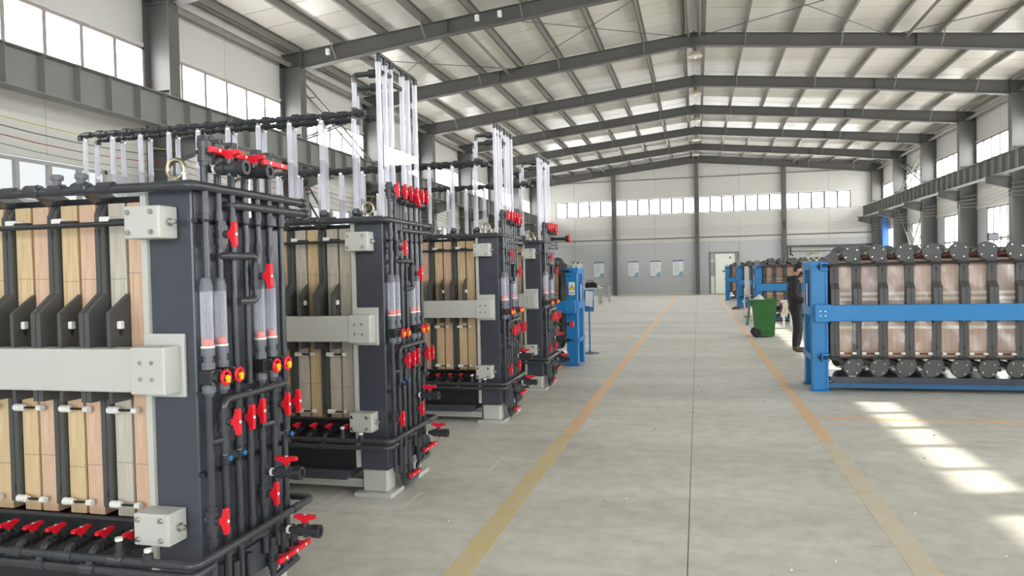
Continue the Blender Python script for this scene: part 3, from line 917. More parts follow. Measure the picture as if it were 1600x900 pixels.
    cpl = cached('coupling', lambda: MB().lathe((0, 0, -0.022), 'z', [(0, 0.021), (0.044, 0.021)], 12).mesh('coupling', PVC))
    for i, ly in enumerate(PY):
        for z in ((2.02, 1.86) if i in (0, 4, 5) else (2.0,)):
            link('coupling', cpl, R, (U, ly, z - 0.01 * (i % 3)))
    for i, ly in enumerate(LY):
        link('coupling', cpl, R, (U, ly, 0.90 - 0.04 * (i % 2))); link('coupling', cpl, R, (U, ly, 0.50 + 0.02 * (i % 3)))
    ztop = 2.27 if variant == 'A' else 2.32
    vp(PY[0], 1.69, ztop); vp(PY[1], 1.69, ztop); vp(PY[2], 0.99, ztop); vp(PY[3], 1.18, 2.2); vp(PY[4], 1.69, ztop); vp(PY[5], 1.69, ztop); vp(PY[6], 1.14, 2.14)
    valve(R, (U + 0.01, PY[1], 1.905), 'z', 'x')
    B('pipe', MB().tube([(U, PY[1], 1.806), (U + 0.045, PY[1] + 0.01, 1.806), (U + 0.045, 0.338, 1.806), (U + 0.045, 0.338, 1.59), (U + 0.02, 0.225, 1.59)], 0.0185, 12, 0.035), PVC)
    valve(R, (U + 0.045, 0.338, 1.708), 'z', 'x', sc=1.05)
    # flow meters
    for ly in (0.013, 0.112, 0.425, 0.527):
        fm = B('flow_meter', MB().lathe((U, ly, 1.40), 'z', [(0, 0.028), (0.25, 0.028)], 16, True), FLOWT)
        B('union_nut', MB().lathe((U, ly, 1.645), 'z', [(0, 0.030), (0.03, 0.030), (0.03, 0.026), (0.045, 0.024), (0.06, 0.019)], 12), PVCL, fm)
        B('orange_plug', MB().lathe((U, ly, 1.395), 'z', [(0, 0.024), (0.03, 0.024), (0.034, 0.02)], 14), ORANGE, fm)
        B('scale_rod', MB().cyl((U, ly, 1.43), 'z', 0.20, 0.004, 6), PVCL, fm)
        B('white_ring', MB().lathe((U, ly, 1.388), 'z', [(0, 0.031), (0.009, 0.031)], 14), WHITEP, fm)
        B('union_nut', MB().lathe((U, ly, 1.29), 'z', [(0, 0.030), (0.032, 0.030), (0.032, 0.022), (0.062, 0.022), (0.062, 0.031), (0.098, 0.031)], 12), PVCL, fm)
        dv = B('diaphragm_valve', MB().bevbox(U - 0.033, U + 0.04, ly - 0.032, ly + 0.032, 1.222, 1.287, 0.006).lathe((U + 0.04, ly, 1.255), 'x', [(0, 0.030), (0.022, 0.026), (0.022, 0.012), (0.05, 0.012)], 12), BLACKP)
        for a in (-1, 1):
            for b in (-1, 1):
                B('screw', MB().lathe((U + 0.04, ly + a * 0.026, 1.255 + b * 0.027), 'x', [(0, 0.006), (0.006, 0.005)], 6), STEEL, dv)
        hw = MB().torus((U + 0.09, ly, 1.255), 'x', 0.030, 0.0075, 20, 8)
        for a in range(3):
            t = a * 2 * math.pi / 3 + 0.5
            hw.tube([(U + 0.09, ly, 1.255), (U + 0.09, ly + 0.03 * math.cos(t), 1.255 + 0.03 * math.sin(t))], 0.006, 6)
        B('handwheel', hw, RED, dv)
        B('yellow_indicator', MB().lathe((U + 0.085, ly, 1.255), 'x', [(0, 0.011), (0.018, 0.011), (0.024, 0.007)], 10).box(U + 0.092, U + 0.104, ly - 0.004, ly + 0.012, 1.232, 1.252), YELLOW, dv)
        B('union_nut', MB().lathe((U, ly, 1.165), 'z', [(0, 0.018), (0.012, 0.024), (0.02, 0.031), (0.05, 0.031), (0.05, 0.024), (0.06, 0.022)], 12), PVCL, fm)
    # middle header with drops and valves
    V = 0.08
    B('pipe', MB().tube([(V, 0.075, 0.90), (V, 0.075, 1.138), (V, 0.60, 1.140), (V, 0.60, 0.89)], 0.019, 12, 0.035), PVC)
    vp(0.183, 0.90, 1.14, 0.019, V); vp(0.272, 0.99, 1.16, 0.0165, V); vp(0.497, 0.96, 1.14, 0.019, V)
    for ly, z in ((0.073, 1.042), (0.183, 1.042), (0.272, 1.055), (0.497, 1.048), (0.60, 1.046)):
        valve(R, (V, ly, z), 'z', 'x', sc=1.02)
    B('pipe', MB().tube([(V, 0.497, 0.98), (V - 0.01, 0.497, 0.955), (U, 0.40, 0.955)], 0.02, 10, 0.02), PVC)
    B('pipe', MB().tube([(V, 0.073, 0.96), (U - 0.01, 0.02, 0.955)], 0.018, 10), PVC)
    for ly in (0.073, 0.183, 0.60):
        pc = B('petcock', MB().lathe((V, ly, 0.84), 'z', [(0, 0.004), (0.03, 0.008), (0.03, 0.013), (0.05, 0.013), (0.05, 0.019), (0.065, 0.019)], 10), PVC)
        B('petcock_ring', MB().lathe((V, ly, 0.888), 'z', [(0, 0.0145), (0.006, 0.0145)], 10), WHITEP, pc)
        B('petcock_handle', MB().lathe((V + 0.012, ly, 0.872), 'x', [(0, 0.006), (0.012, 0.006), (0.012, 0.012), (0.02, 0.012)], 8).box(V + 0.024, V + 0.03, ly - 0.004, ly + 0.014, 0.869, 0.877), BLUEP, pc)
    # lower verticals
    zlow = [0.20, 0.16, 0.20, 0.40, 0.30, 0.30, 0.30]
    ztopl = [1.18, 0.83, 0.83, 1.05, 1.19, 1.19, 0.86]
    for ly, z0, z1 in zip(LY, zlow, ztopl):
        vp(ly, z0, z1, 0.0175)
    valve(R, (U, LY[0], 0.602), 'z', 'x'); valve(R, (U, LY[4], 0.605), 'z', 'x')
    B('sleeve', MB().lathe((U, LY[4], 0.66), 'z', [(0, 0.022), (0.09, 0.022)], 12), PVC)
    nozzle(R, (U + 0.015, LY[4], 0.715), 'x', 0.14); nozzle(R, (U + 0.02, LY[5], 0.385), 'x', 0.20)
    # cross links between header and verticals
    B('pipe', MB().tube([(U, LY[1] + 0.02, 0.40), (U, LY[1] + 0.02, 0.45), (U + 0.05, LY[1] + 0.05, 0.46)], 0.016, 10, 0.02), PVC)
    B('pipe', MB().tube([(U, LY[3], 0.46), (U, LY[3], 0.41), (U + 0.01, LY[4], 0.405)], 0.017, 10, 0.025), PVC)
    B('end_channel', MB().bevbox(0.0, 0.03, 0.10, D - 0.05, 0.21, 0.36, 0.005), SLATE)
    # bottom row: closed valves and bottom header
    for ly, z in ((0.155, 0.135), (0.26, 0.135), (0.465, 0.262), (0.565, 0.262), (0.655, 0.262)):
        valve(R, (U + 0.01, ly, z), 'z', 'x', cross=True, sc=1.0)
        vp(ly, 0.07 if ly < 0.3 else 0.17, z + 0.10 if ly > 0.3 else 0.36, 0.018, U + 0.01)
    B('pipe', MB().tube([(U + 0.01, 0.155, 0.10), (U + 0.01, 0.155, 0.055), (U + 0.01, 0.42, 0.055), (U + 0.01, 0.44, 0.15), (U + 0.01, 0.70, 0.165)], 0.018, 10, 0.03), PVC)
    # --- top of the end face
    if variant == 'A':
        for ly in (0.022, 0.118, 0.222, 0.429, 0.533):
            valve(R, (U + 0.005, ly, 2.275), 'z', 'x', cross=True)
            B('pipe_cap', MB().lathe((U + 0.005, ly, 2.325), 'z', [(0, 0.030), (0.02, 0.028), (0.02, 0.02)], 12), PVC)
        for ly, z in ((0.06, 2.20), (0.25, 2.205)):
            nozzle(R, (U, ly, z), 'x', 0.12)
        for ly in (0.325, 0.36):
            vp(ly, 2.0, 2.22, 0.012, U, STEEL)
    else:
        for ly in (0.022, 0.17, 0.29, 0.41, 0.533, 0.642):
            valve(R, (U, ly, 2.345), 'z', 'x')
            vp(ly, 2.05, 2.30, 0.014, U)
        B('pipe', MB().tube([(U + 0.03, 0.15, 2.275), (U + 0.03, 0.70, 2.275)], 0.02, 10).lathe((U + 0.03, 0.2, 2.275), 'y', [(0, 0.03), (0.06, 0.03), (0.06, 0.024), (0.2, 0.024), (0.2, 0.034), (0.27, 0.034), (0.27, 0.028), (0.45, 0.028), (0.45, 0.036), (0.5, 0.036)], 12), BLACKP)
        valve(R, (U + 0.03, 0.36, 2.29), 'y', 'x', cross=True, twist=0.6)
        # tall level tubes
        TY = [0.055, 0.17, 0.285, 0.515, 0.635, 0.80]
        tl = cached('tall_tube', lambda: MB().lathe((0, 0, 2.30), 'z', [(0, 0.021), (1.05, 0.021)], 12, True).mesh('level_tube', TUBE))
        tlb = cached('tall_tube_long', lambda: MB().lathe((0, 0, 2.12), 'z', [(0, 0.021), (1.23, 0.021)], 12, True).mesh('level_tube', TUBE))
        TX = -0.03
        for i, ly in enumerate(TY):
            link('level_tube', tlb if i in (0, 5) else tl, R, (TX, ly, 0))
            B('tube_socket', MB().lathe((TX, ly, 3.33), 'z', [(0, 0.024), (0.05, 0.024)], 10), PVC)
            B('tube_coupling', MB().lathe((TX, ly, 2.82), 'z', [(0, 0.0225), (0.05, 0.0225)], 10, True), TUBE)
        B('pipe', MB().tube([(TX, TY[0], 3.34), (TX, TY[0], 3.395), (TX, TY[2], 3.395), (TX, TY[2], 3.30)], 0.017, 10, 0.03), PVC)
        B('pipe', MB().tube([(TX, TY[2], 3.385), (TX, TY[5], 3.385), (TX, TY[5], 3.33)], 0.017, 10, 0.03), PVC)
        # high double header over the cells, with hanging level tubes
        for (hy, hx, zr) in ((0.15, -0.28, 3.275), (0.36, -0.36, 3.225)):
            h = MB().tube([(-2.90, hy, 2.93), (-2.90, hy, 2.975), (hx, hy, 2.975)], 0.020, 10, 0.03)
            for k in range(20):
                xx = -2.82 + 0.135 * k
                h.lathe((xx - 0.035, hy, 2.975), 'x', [(0, 0.024), (0.008, 0.034), (0.055, 0.034), (0.063, 0.026), (0.10, 0.026)] if k % 2 else [(0, 0.027), (0.07, 0.027)], 10)
            B('header_pipe', h, PVC)
            B('riser_tube', MB().lathe((hx, hy, 2.96), 'z', [(0, 0.0235), (0.02, 0.0235), (0.02, 0.02), (zr - 3.0, 0.02)], 12, True), TUBE)
            B('tube_socket', MB().lathe((hx, hy, 2.93), 'z', [(0, 0.026), (0.09, 0.026)], 10), PVC)
            h = MB().tube([(hx, hy, zr - 0.06), (hx, hy, zr), (TX, hy, zr), (TX, hy + 0.12, zr)], 0.0205, 10, 0.035)
            h.lathe((hx + 0.13, hy, zr), 'x', [(0, 0.034), (0.05, 0.034), (0.05, 0.026), (0.10, 0.026)], 12)
            B('header_pipe', h, PVC)
            tb = cached('hang_tube%g' % hy, lambda: MB().lathe((0, 0, 2.20), 'z', [(0, 0.021), (0.42, 0.021), (0.42, 0.023), (0.45, 0.023), (0.45, 0.021), (0.74, 0.021)], 12, True).mesh('level_tube', TUBE))
            tbc = cached('hang_cone', lambda: MB().lathe((0, 0, 2.925), 'z', [(0, 0.023), (0.015, 0.023), (0.045, 0.014)], 10).mesh('tube_tip', STEEL))
            bas = cached('hang_base', lambda: MB().lathe((0, 0, 2.10), 'z', [(0, 0.03), (0.05, 0.03), (0.05, 0.042), (0.065, 0.042), (0.065, 0.028), (0.09, 0.034), (0.115, 0.034), (0.115, 0.024), (0.13, 0.023)], 10).mesh('tube_base', PVC))
            for k in range(10):
                xx = hx - 0.01 - 0.284 * k
                link('level_tube', tb, R, (xx, hy, 0)); link('tube_tip', tbc, R, (xx, hy, 0)); link('tube_base', bas, R, (xx, hy, 0))
    return R


MS1 = membrane_stack(-2.21, 2.88, 'nearest dark membrane stack, with peach blocks and red valves, cut by the left picture edge', 'A')
MS2 = membrane_stack(-2.316, 5.20, 'second dark membrane stack from the camera, with pale grey blocks and tall clear tubes', 'B')
MS3 = membrane_stack(-2.17, 8.00, 'third dark membrane stack from the camera, with peach blocks and tall clear tubes', 'C')
MS4 = copy_tree(MS3)
MS4.location = (-2.165, 10.30, 0)
MS4['label'] = 'farthest dark membrane stack, standing right in front of the blue-framed stack with warning sign'
# its extra flanged valve near the top, sticking out to the aisle
fv = MB().tube([(0.05, 0.50, 2.18), (0.26, 0.50, 2.18)], 0.024, 10).build('flange_pipe', BLACKP, MS4)
MB().lathe((0.26, 0.50, 2.18), 'x', [(0, 0.026), (0.02, 0.05), (0.06, 0.05), (0.06, 0.03), (0.08, 0.03)], 12).build('flange', BLACKP, fv)
MB().torus((0.33, 0.50, 2.18), 'x', 0.05, 0.013).build('handwheel', RED, fv)
fv = MB().tube([(0.05, 0.62, 0.90), (0.30, 0.62, 0.90)], 0.022, 10).build('flange_pipe', PVC, MS4)
MB().lathe((0.30, 0.62, 0.90), 'x', [(0, 0.045), (0.05, 0.045), (0.05, 0.03)], 12).build('flange', RED, fv)

# ================================================================== BLUE-FRAMED STACKS


def blue_stack(X0, Y0, sgn, label, ncell, film=True, sticker=False):
    R = empty('blue_framed_stack', (X0, Y0, 0), label, 'filter machine', 'blue-framed brown stacks')
    D, PER = 0.80, 0.320
    L = 0.50 + PER * ncell + 0.30

    def B(name, mb, m, par=None):
        if sgn < 0:
            mb.mirror_x()
        return mb.build(name, m, par or R)
    # end frames
    for e in (0, 1):
        ex = lambda u: u if e == 0 else L - u

        def bb(name, u0, u1, y0, y1, z0, z1, bv=0.006, m=BLUE, par=None):
            return B(name, MB().bevbox(min(ex(u0), ex(u1)), max(ex(u0), ex(u1)), y0, y1, z0, z1, bv), m, par)
        for (y0, y1) in ((0, 0.16), (D - 0.16, D)):
            # channel shaped posts
            p = bb('post', 0.0, 0.20, y0, y1, 0.02, 1.70)
            bb('post_foot', -0.03, 0.24, y0 - 0.02, y1 + 0.02, 0, 0.02)
            yf = y0 - 0.012 if y0 == 0 else y1
            bb('post_flange', 0.0, 0.03, yf, yf + 0.012, 0.03, 1.68, 0.003, BLUE, p)
            bb('post_flange', 0.17, 0.20, yf, yf + 0.012, 0.03, 1.68, 0.003, BLUE, p)
            B('anchor_bolt', MB().lathe((ex(-0.015), (y0 + y1) / 2 - 0.05, 0.02), 'z', [(0, 0.018), (0.012, 0.018), (0.012, 0.01), (0.03, 0.01)], 8), STEEL, p)
        for (z0, z1) in ((0.42, 0.50), (1.02, 1.14), (1.64, 1.76)):
            bb('cross_bar', -0.02, 0.19, 0.02, D - 0.02, z0, z1)
        for y in (0.30, 0.42, 0.54):
            bb('rib', 0.02, 0.16, y - 0.012, y + 0.012, 0.5, 1.64)
        if e == 0:
            bb('name_plate', -0.012, 0.0, 0.36, 0.46, 1.15, 1.45, 0.002, mat('plate_grey', srgb(190, 196, 205), 0.4))
        for y in (0.10, 0.62):
            ey = B('lifting_eye', MB().torus((ex(0.08), y, 1.825), 'y', 0.05, 0.010), BRASS)
            B('eye_collar', MB().lathe((ex(0.08), y, 1.755), 'z', [(0, 0.03), (0.015, 0.03), (0.015, 0.016), (0.03, 0.014)], 10), BRASS, ey)
        for yq in (0, 1):
            Yf = (lambda a: a) if yq == 0 else (lambda a: D - a)
            for z in (1.685, 0.465):
                ys_ = sorted((Yf(-0.10), Yf(-0.012)))
                c = bb('rod_clamp', 0.10, 0.20, ys_[0], ys_[1], z - 0.055, z - 0.03)
                bb('rod_clamp_plate', 0.10, 0.20, ys_[0], ys_[1], z + 0.03, z + 0.055, 0.004, BLUE, c)
                bb('rod_clamp_web', 0.10, 0.115, ys_[0], ys_[1], z - 0.03, z + 0.03, 0.003, BLUE, c)
                B('rod_nut', MB().lathe((ex(0.07), Yf(-0.06), z), (1 if e == 0 else -1, 0, 0), [(0, 0.012), (0.01, 0.022), (0.03, 0.022)], 8), BLACKP, c)
    for yq in (0, 1):
        Yf = (lambda a: a) if yq == 0 else (lambda a: D - a)
        ys_ = sorted((Yf(-0.12), Yf(-0.012)))
        bm_ = B('side_beam', MB().bevbox(0.20, L - 0.20, ys_[0] + 0.01, ys_[1], 0.955, 1.17, 0.008), BLUE)
        for e in (0, 1):
            ex = lambda u: u if e == 0 else L - u
            cp = B('beam_cap', MB().bevbox(min(ex(0.02), ex(0.21)), max(ex(0.02), ex(0.21)), ys_[0], ys_[1], 0.945, 1.18, 0.008), BLUE)
            for du in (0.09, 0.15):
                for z in (1.03, 1.09):
                    B('bolt', MB().lathe((ex(du), Yf(-0.12), z), (0, -1 if yq == 0 else 1, 0), [(0, 0.011), (0.008, 0.009)], 8), STEEL, cp)
        for z in (1.70, 0.468):
            B('tie_rod', MB().tube([(0.08, Yf(-0.06), z), (L - 0.08, Yf(-0.06), z)], 0.014, 8), BLACKP)
    # plates, flange discs and brown panels
    key = 'b%d' % sgn

    def CM(k, fn, m, name):
        def mk():
            mb = fn()
            if sgn < 0:
                mb.mirror_x()
            return mb.mesh(name, m)
        return cached(key + k, mk)
    of = [(0.035, 0.42), (0.035, 0.93), (-0.06, 0.93), (-0.06, 1.38), (0.02, 1.46), (0.02, 1.78), (0.06, 1.80)]
    ol = of + [(D - a, z) for a, z in of[::-1]]
    pl = CM('pl', lambda: MB().prism(ol, 'x', -0.052, -0.002), PLATE, 'frame_plate')
    slot = CM('slot', lambda: MB().box(-0.008, 0.008, 0.017, 0.0195, 0, 0.045), BLACK, 'slot')
    n = 16
    dz = lambda zc, up: CM('disc%g' % zc, lambda: MB().lathe((0, -0.045, zc), 'y', [(0, 0.112), (0.02, 0.118), (0.03, 0.118), (0.03, 0.06), (0.12, 0.05), (D + 0.06, 0.05), (D + 0.06, 0.118), (D + 0.09, 0.118)], n), PLATE, 'flange_disc')
    dup_, ddn = dz(1.845, 1), dz(0.335, 0)
    nk_u = CM('nku', lambda: MB().prism([(-0.06, 1.80), (0.03, 1.66), (0.13, 1.66), (0.13, 1.76), (0.075, 1.90)], 'y', 0.0, 0.035), PLATE, 'neck')
    nk_d = CM('nkd', lambda: MB().prism([(0.0, 0.40), (0.13, 0.30), (0.15, 0.36), (0.12, 0.46), (0.02, 0.48)], 'y', 0.0, 0.035), PLATE, 'neck')
    bolts = {zc: [CM('bolt%g%d' % (zc, i), lambda: MB().lathe((0.083 * math.cos(0.6 + i * math.pi / 2), -0.045, zc + 0.083 * math.sin(0.6 + i * math.pi / 2)), (0, -1, 0), [(0, 0.013), (0.012, 0.010)], 8), STEEL, 'bolt') for i in range(4)] for zc in (1.845, 0.335)}
    stub = CM('stub', lambda: MB().lathe((-0.17, 0.06, 0), 'x', [(0, 0.012), (0.05, 0.012), (0.05, 0.022), (0.07, 0.022)], 8), STEEL, 'stub_bolt')
    stub2 = CM('stub2', lambda: MB().lathe((0.10, 0.03, 0), 'x', [(0, 0.045), (0.06, 0.045), (0.06, 0.03)], 10), PVC, 'stub_pipe')
    W = PER - 0.115
    pan = {m.name: CM('pan' + m.name, lambda: MB().box(0.062, 0.062 + W, 0.06, D - 0.06, 0.44, 1.70), m, 'membrane_block') for m in (BROWN, BROWND)}
    spc = CM('spc', lambda: MB().bevbox(0.060, 0.064 + W, 0.045, 0.075, -0.02, 0.02, 0.004), CREAM, 'spacer_bar')
    lip = CM('lip', lambda: MB().bevbox(0.060, 0.064 + W, 0.035, 0.075, 1.725, 1.755, 0.004), BROWND, 'top_lip')
    wsp = CM('wsp', lambda: MB().lathe((0.062, 0.03, 0.515), 'x', [(0, 0.018), (0.05, 0.018)], 10).lathe((0.062 + W - 0.05, 0.03, 0.515), 'x', [(0, 0.018), (0.05, 0.018)], 10), WHITEP, 'spacer')
    srd = CM('srd', lambda: MB().cyl((0.11, 0.03, 0.515), 'x', W - 0.10, 0.006, 6), BLACK, 'short_rod')

    def film_mesh(seed):
        rr = random.Random(seed)
        vs, fs = [], []
        nx, nz = 5, 14
        ph = rr.uniform(0, 6)
        for j in range(nz + 1):
            for i in range(nx + 1):
                z = 0.56 + (1.66 - 0.56) * j / nz
                x = 0.064 + (W - 0.004) * i / nx
                y = 0.030 + 0.010 * math.sin(ph + j * 1.1 + i * 0.7) + rr.uniform(-0.004, 0.004)
                vs.append((x, y, z))
        for j in range(nz):
            for i in range(nx):
                a = j * (nx + 1) + i
                fs.append((a, a + 1, a + nx + 2, a + nx + 1))
        mb = MB().add(vs, fs, True)
        if sgn < 0: mb.mirror_x()
        return mb.mesh('plastic_film', FILM)
    rnd = random.Random(9)
    S = lambda u: sgn * u
    for k in range(-1, ncell):
        u = 0.56 + PER * k
        pk = S(u) if k >= 0 else S(0.285)
        link('frame_plate', pl, R, (pk, 0, 0)); link('frame_plate', pl, R, (pk + 0.054, 0, 0))
        link('slot', slot, R, (pk, 0, 1.60)); link('slot', slot, R, (pk, 0.0, 0.575))
        # mid clamp: wider forward pieces behind the beam
        if k >= 0:
            ud = S(u - 0.07)
            d1 = link('flange_disc', dup_, R, (ud, 0, 0)); d2 = link('flange_disc', ddn, R, (ud, 0, 0))
            link('neck', nk_u, R, (ud, 0, 0)); link('neck', nk_d, R, (ud, 0, 0))
            for dd, zc in ((d1, 1.845), (d2, 0.335)):
                for b_ in bolts[zc]:
                    link('bolt', b_, dd)
            for zc in (1.845, 0.335):
                link('stub_bolt', stub, R, (ud, 0, zc)); link('stub_pipe', stub2, R, (ud, 0, zc))
        else:
            link('neck', nk_u, R, (pk - S(0.07), 0, 0)); link('stub_pipe', stub2, R, (pk - S(0.02), 0, 1.83)); link('stub_pipe', stub2, R, (pk - S(0.02), 0, 0.335))
        if k < ncell - 0:
            up = pk if k >= 0 else S(0.285)
            m = rnd.choice((BROWN, BROWN, BROWND))
            link('membrane_block', pan[m.name], R, (up, 0, 0))
            for z in (1.31, 1.235, 0.86):
                link('spacer_bar', spc, R, (up, 0, z))
            link('top_lip', lip, R, (up, 0, 0)); link('spacer', wsp, R, (up, 0, 0)); link('short_rod', srd, R, (up, 0, 0))
            if film:
                link('plastic_film', film_mesh(k + 20), R, (up, 0, 0))
    for y in (0.10, 0.30):
        B('header_pipe', MB().tube([(0.3, y, 1.80), (L - 0.3, y, 1.80)], 0.02, 8), mat('red_brown_pipe', srgb(150, 84, 76), 0.45))
    B('base_rail', MB().box(0.20, L - 0.2, 0.04, 0.14, 0.05, 0.115), BLUED)
    B('base_rail', MB().box(0.20, L - 0.2, D - 0.14, D - 0.04, 0.05, 0.115), BLUED)
    B('drip_tray', MB().prism([(0.22, 0.20), (0.26, 0.12), (L - 0.26, 0.12), (L - 0.22, 0.20)], 'y', 0.02, D - 0.02), SLATE)
    if sticker:
        st = B('warning_sign', MB().box(0.035, 0.145, -0.014, -0.0125, 1.27, 1.50), WHITEP)
        tri = lambda r: [(0.09 + r * math.cos(a), 1.40 + r * math.sin(a)) for a in (math.pi / 2, math.pi * 7 / 6, math.pi * 11 / 6)]
        B('triangle_border', MB().prism(tri(0.062), 'y', -0.0155, -0.014), BLACK, st)
        B('triangle', MB().prism(tri(0.049), 'y', -0.0165, -0.0155), mat('warning_yellow', srgb(250, 222, 60), 0.5), st)
        B('lightning_bolt', MB().prism([(0.096, 1.437), (0.078, 1.397), (0.090, 1.397), (0.084, 1.372), (0.102, 1.410), (0.091, 1.410)], 'y', -0.0175, -0.0165), BLACK, st)
        for i, (a, b) in enumerate(((0.045, 0.065), (0.068, 0.088), (0.091, 0.111), (0.114, 0.134))):
            B('sign_character', MB().box(a, b, -0.0155, -0.014, 1.298, 1.302).box(a, b, -0.0155, -0.014, 1.312, 1.316).box((a + b) / 2 - 0.002, (a + b) / 2 + 0.002, -0.0155, -0.014, 1.288, 1.324), BLACK, st)
    return R


BS_R1 = blue_stack(1.485, 10.60, 1, 'large blue-framed brown stack at right, its blue beam crossing in front, nearest on the right', 12)
BS_L = blue_stack(-2.09, 12.99, -1, 'blue-framed stack on the left behind the dark stacks, with a yellow warning sign', 6, sticker=True)
BS_R2 = copy_tree(BS_R1, skip=('plastic_film',)); BS_R2.location = (1.73, 24.0, 0)
BS_R2['label'] = 'blue-framed brown stack without film, directly behind the green bin and the man'
BS_R3 = copy_tree(BS_R1, skip=('plastic_film',)); BS_R3.location = (1.60, 32.0, 0)
BS_R3['label'] = 'blue-framed brown stack whose front post stands just left of the white board'
BS_R4 = copy_tree(BS_R1, skip=('plastic_film',)); BS_R4.location = (1.40, 39.5, 0)
BS_R4['label'] = 'farthest blue-framed brown stack, leftmost of those on the right, just before the pale door'

# ================================================================== LOOSE THINGS
# ---- bell lamps under the ridge
LAMPM = mat('lamp_enamel', srgb(206, 196, 176), 0.35, var=0.08)
for i, y in enumerate((24.1, 29.4, 34.6, 39.7, 44.9)):
    r = empty('bell_lamp', (0.02, y, 8.36), ['large bell lamp under the ridge, nearest of the row', 'second bell lamp along the ridge', 'third bell lamp along the ridge', 'fourth bell lamp along the ridge', 'last bell lamp along the ridge, near the far wall'][i], 'lamp', 'bell lamps under the ridge')
    MB().lathe((0, 0, 0), 'z', [(0, 0.23), (0.015, 0.235), (0.07, 0.20), (0.14, 0.13), (0.19, 0.075), (0.19, 0.0)], 20, True).build('shade', LAMPM, r)
    MB().lathe((0, 0, 0.18), 'z', [(0, 0.06), (0.14, 0.06), (0.16, 0.03)], 12).build('housing', STRUCT, r)
    MB().cyl((0, 0, 0.33), 'z', 0.24, 0.012, 8).build('stem', STRUCT, r)
    MB().lathe((0, 0, -0.05), 'z', [(0, 0.02), (0.02, 0.05), (0.06, 0.05)], 12, True).build('bulb', WHITEP, r)

# ---- posters
PAPER = mat('poster_paper', srgb(228, 232, 236), 0.5, var=0.02)
PBLUE = mat('poster_blue', srgb(92, 128, 172), 0.5, var=0.2)
PTEAL = mat('poster_teal', srgb(140, 196, 208), 0.5, var=0.3, vscale=8)
PTXT = mat('poster_text', srgb(160, 168, 178), 0.5)
plabels = ['poster on the far wall, half hidden behind the blue-framed stack with warning sign', 'poster on the far wall, above the steel table', 'poster just right of the left far-wall column',
           'middle poster of the three between the two far-wall columns', 'poster nearest the ridge column on the far wall']
for i, x in enumerate((-7.91, -6.44, -4.14, -2.69, -1.24)):
    r = empty('wall_poster', (x, YF, 1.19), plabels[i], 'poster', 'posters on the far wall')
    MB().box(-0.34, 0.34, -0.02, 0, 0, 1.07).build('sheet', PAPER, r)
    MB().prism([(-0.34, 1.07), (0.34, 1.07), (0.34, 0.985), (-0.2, 0.99), (-0.34, 0.95)], 'y', -0.023, -0.02).build('header_band', PBLUE, r)
    MB().prism([(-0.34, 0.0), (0.34, 0.0), (0.34, 0.05), (0.0, 0.03), (-0.34, 0.045)], 'y', -0.023, -0.02).build('footer_band', PBLUE, r)
    MB().prism([(-0.05, 0.06), (0.31, 0.06), (0.31, 0.36), (0.12, 0.26), (0.0, 0.12)], 'y', -0.023, -0.02).build('picture', PTEAL, r)
    rr = random.Random(i)
    for k in range(9):
        w = rr.uniform(0.25, 0.5)
        MB().box(-0.26, -0.26 + w * (0.6 if k > 5 else 1), -0.023, -0.02, 0.88 - k * 0.075, 0.895 - k * 0.075).build('text_line', PTXT, r)

# ---- steel table with equipment, far left
TM = mat('table_steel', srgb(170, 172, 172), 0.35, metal=0.5)
r = empty('steel_table', (-5.35, 37.5, 0), 'steel work table against the far left, beyond the sign stand', 'table')
MB().bevbox(-0.95, 0.55, -0.4, 0.4, 0.78, 0.82, 0.008).build('table_top', mat('table_top_white', srgb(220, 222, 220), 0.4), r)
for x in (-0.9, 0.5):
    for y in (-0.36, 0.36):
        MB().tube([(x, y, 0), (x, y, 0.78)], 0.025, 8).build('leg', TM, r)
MB().bevbox(-0.9, 0.5, -0.36, 0.36, 0.20, 0.23, 0.005).build('lower_shelf', mat('table_top_white', (1, 1, 1)), r)
r = empty('steel_trestle', (-4.72, 38.3, 0), 'narrow steel trestle right of the work table on the left', 'trestle')
MB().tube([(-0.22, 0, 0), (-0.22, 0, 0.86), (0.22, 0, 0.86), (0.22, 0, 0)], 0.022, 8, 0.03).build('front_frame', TM, r)
MB().tube([(-0.22, 0.6, 0), (-0.22, 0.6, 0.86), (0.22, 0.6, 0.86), (0.22, 0.6, 0)], 0.022, 8, 0.03).build('back_frame', TM, r)
MB().tube([(-0.22, 0, 0.84), (-0.22, 0.6, 0.84)], 0.018, 8).tube([(0.22, 0, 0.84), (0.22, 0.6, 0.84)], 0.018, 8).build('side_rail', TM, r)
r = empty('tool_bag', (-5.30, 37.45, 0.82), 'black holdall bag with handles on the steel table', 'bag')
MB().prism([(-0.32, 0), (0.34, 0), (0.30, 0.22), (0.10, 0.30), (-0.24, 0.26)], 'y', -0.14, 0.14).build('bag_body', BLACK, r)
MB().tube([(-0.18, -0.12, 0.24), (-0.15, -0.14, 0.38), (0.12, -0.14, 0.38), (0.16, -0.12, 0.24)], 0.018, 6, 0.05).build('handle', BLACK, r)
r = empty('electric_motor', (-5.95, 37.45, 0.82), 'small black motor on the steel table, left of the bag', 'motor')
MB().lathe((-0.18, 0, 0.15), 'x', [(0, 0.08), (0.03, 0.14), (0.28, 0.14), (0.31, 0.09), (0.31, 0.03), (0.4, 0.03)], 14).build('housing', BLACK, r)
MB().box(-0.14, 0.10, -0.12, 0.12, 0, 0.04).build('foot', BLACK, r)
MB().bevbox(-0.06, 0.06, -0.06, 0.06, 0.26, 0.34, 0.01).build('terminal_box', BLACK, r)
r = empty('white_jar', (-5.62, 37.2, 0.82), 'small white jar on the steel table, between motor and bag', 'jar')
MB().lathe((0, 0, 0), 'z', [(0, 0.05), (0.08, 0.05), (0.10, 0.035)], 12, True).build('jar_body', WHITEP, r)
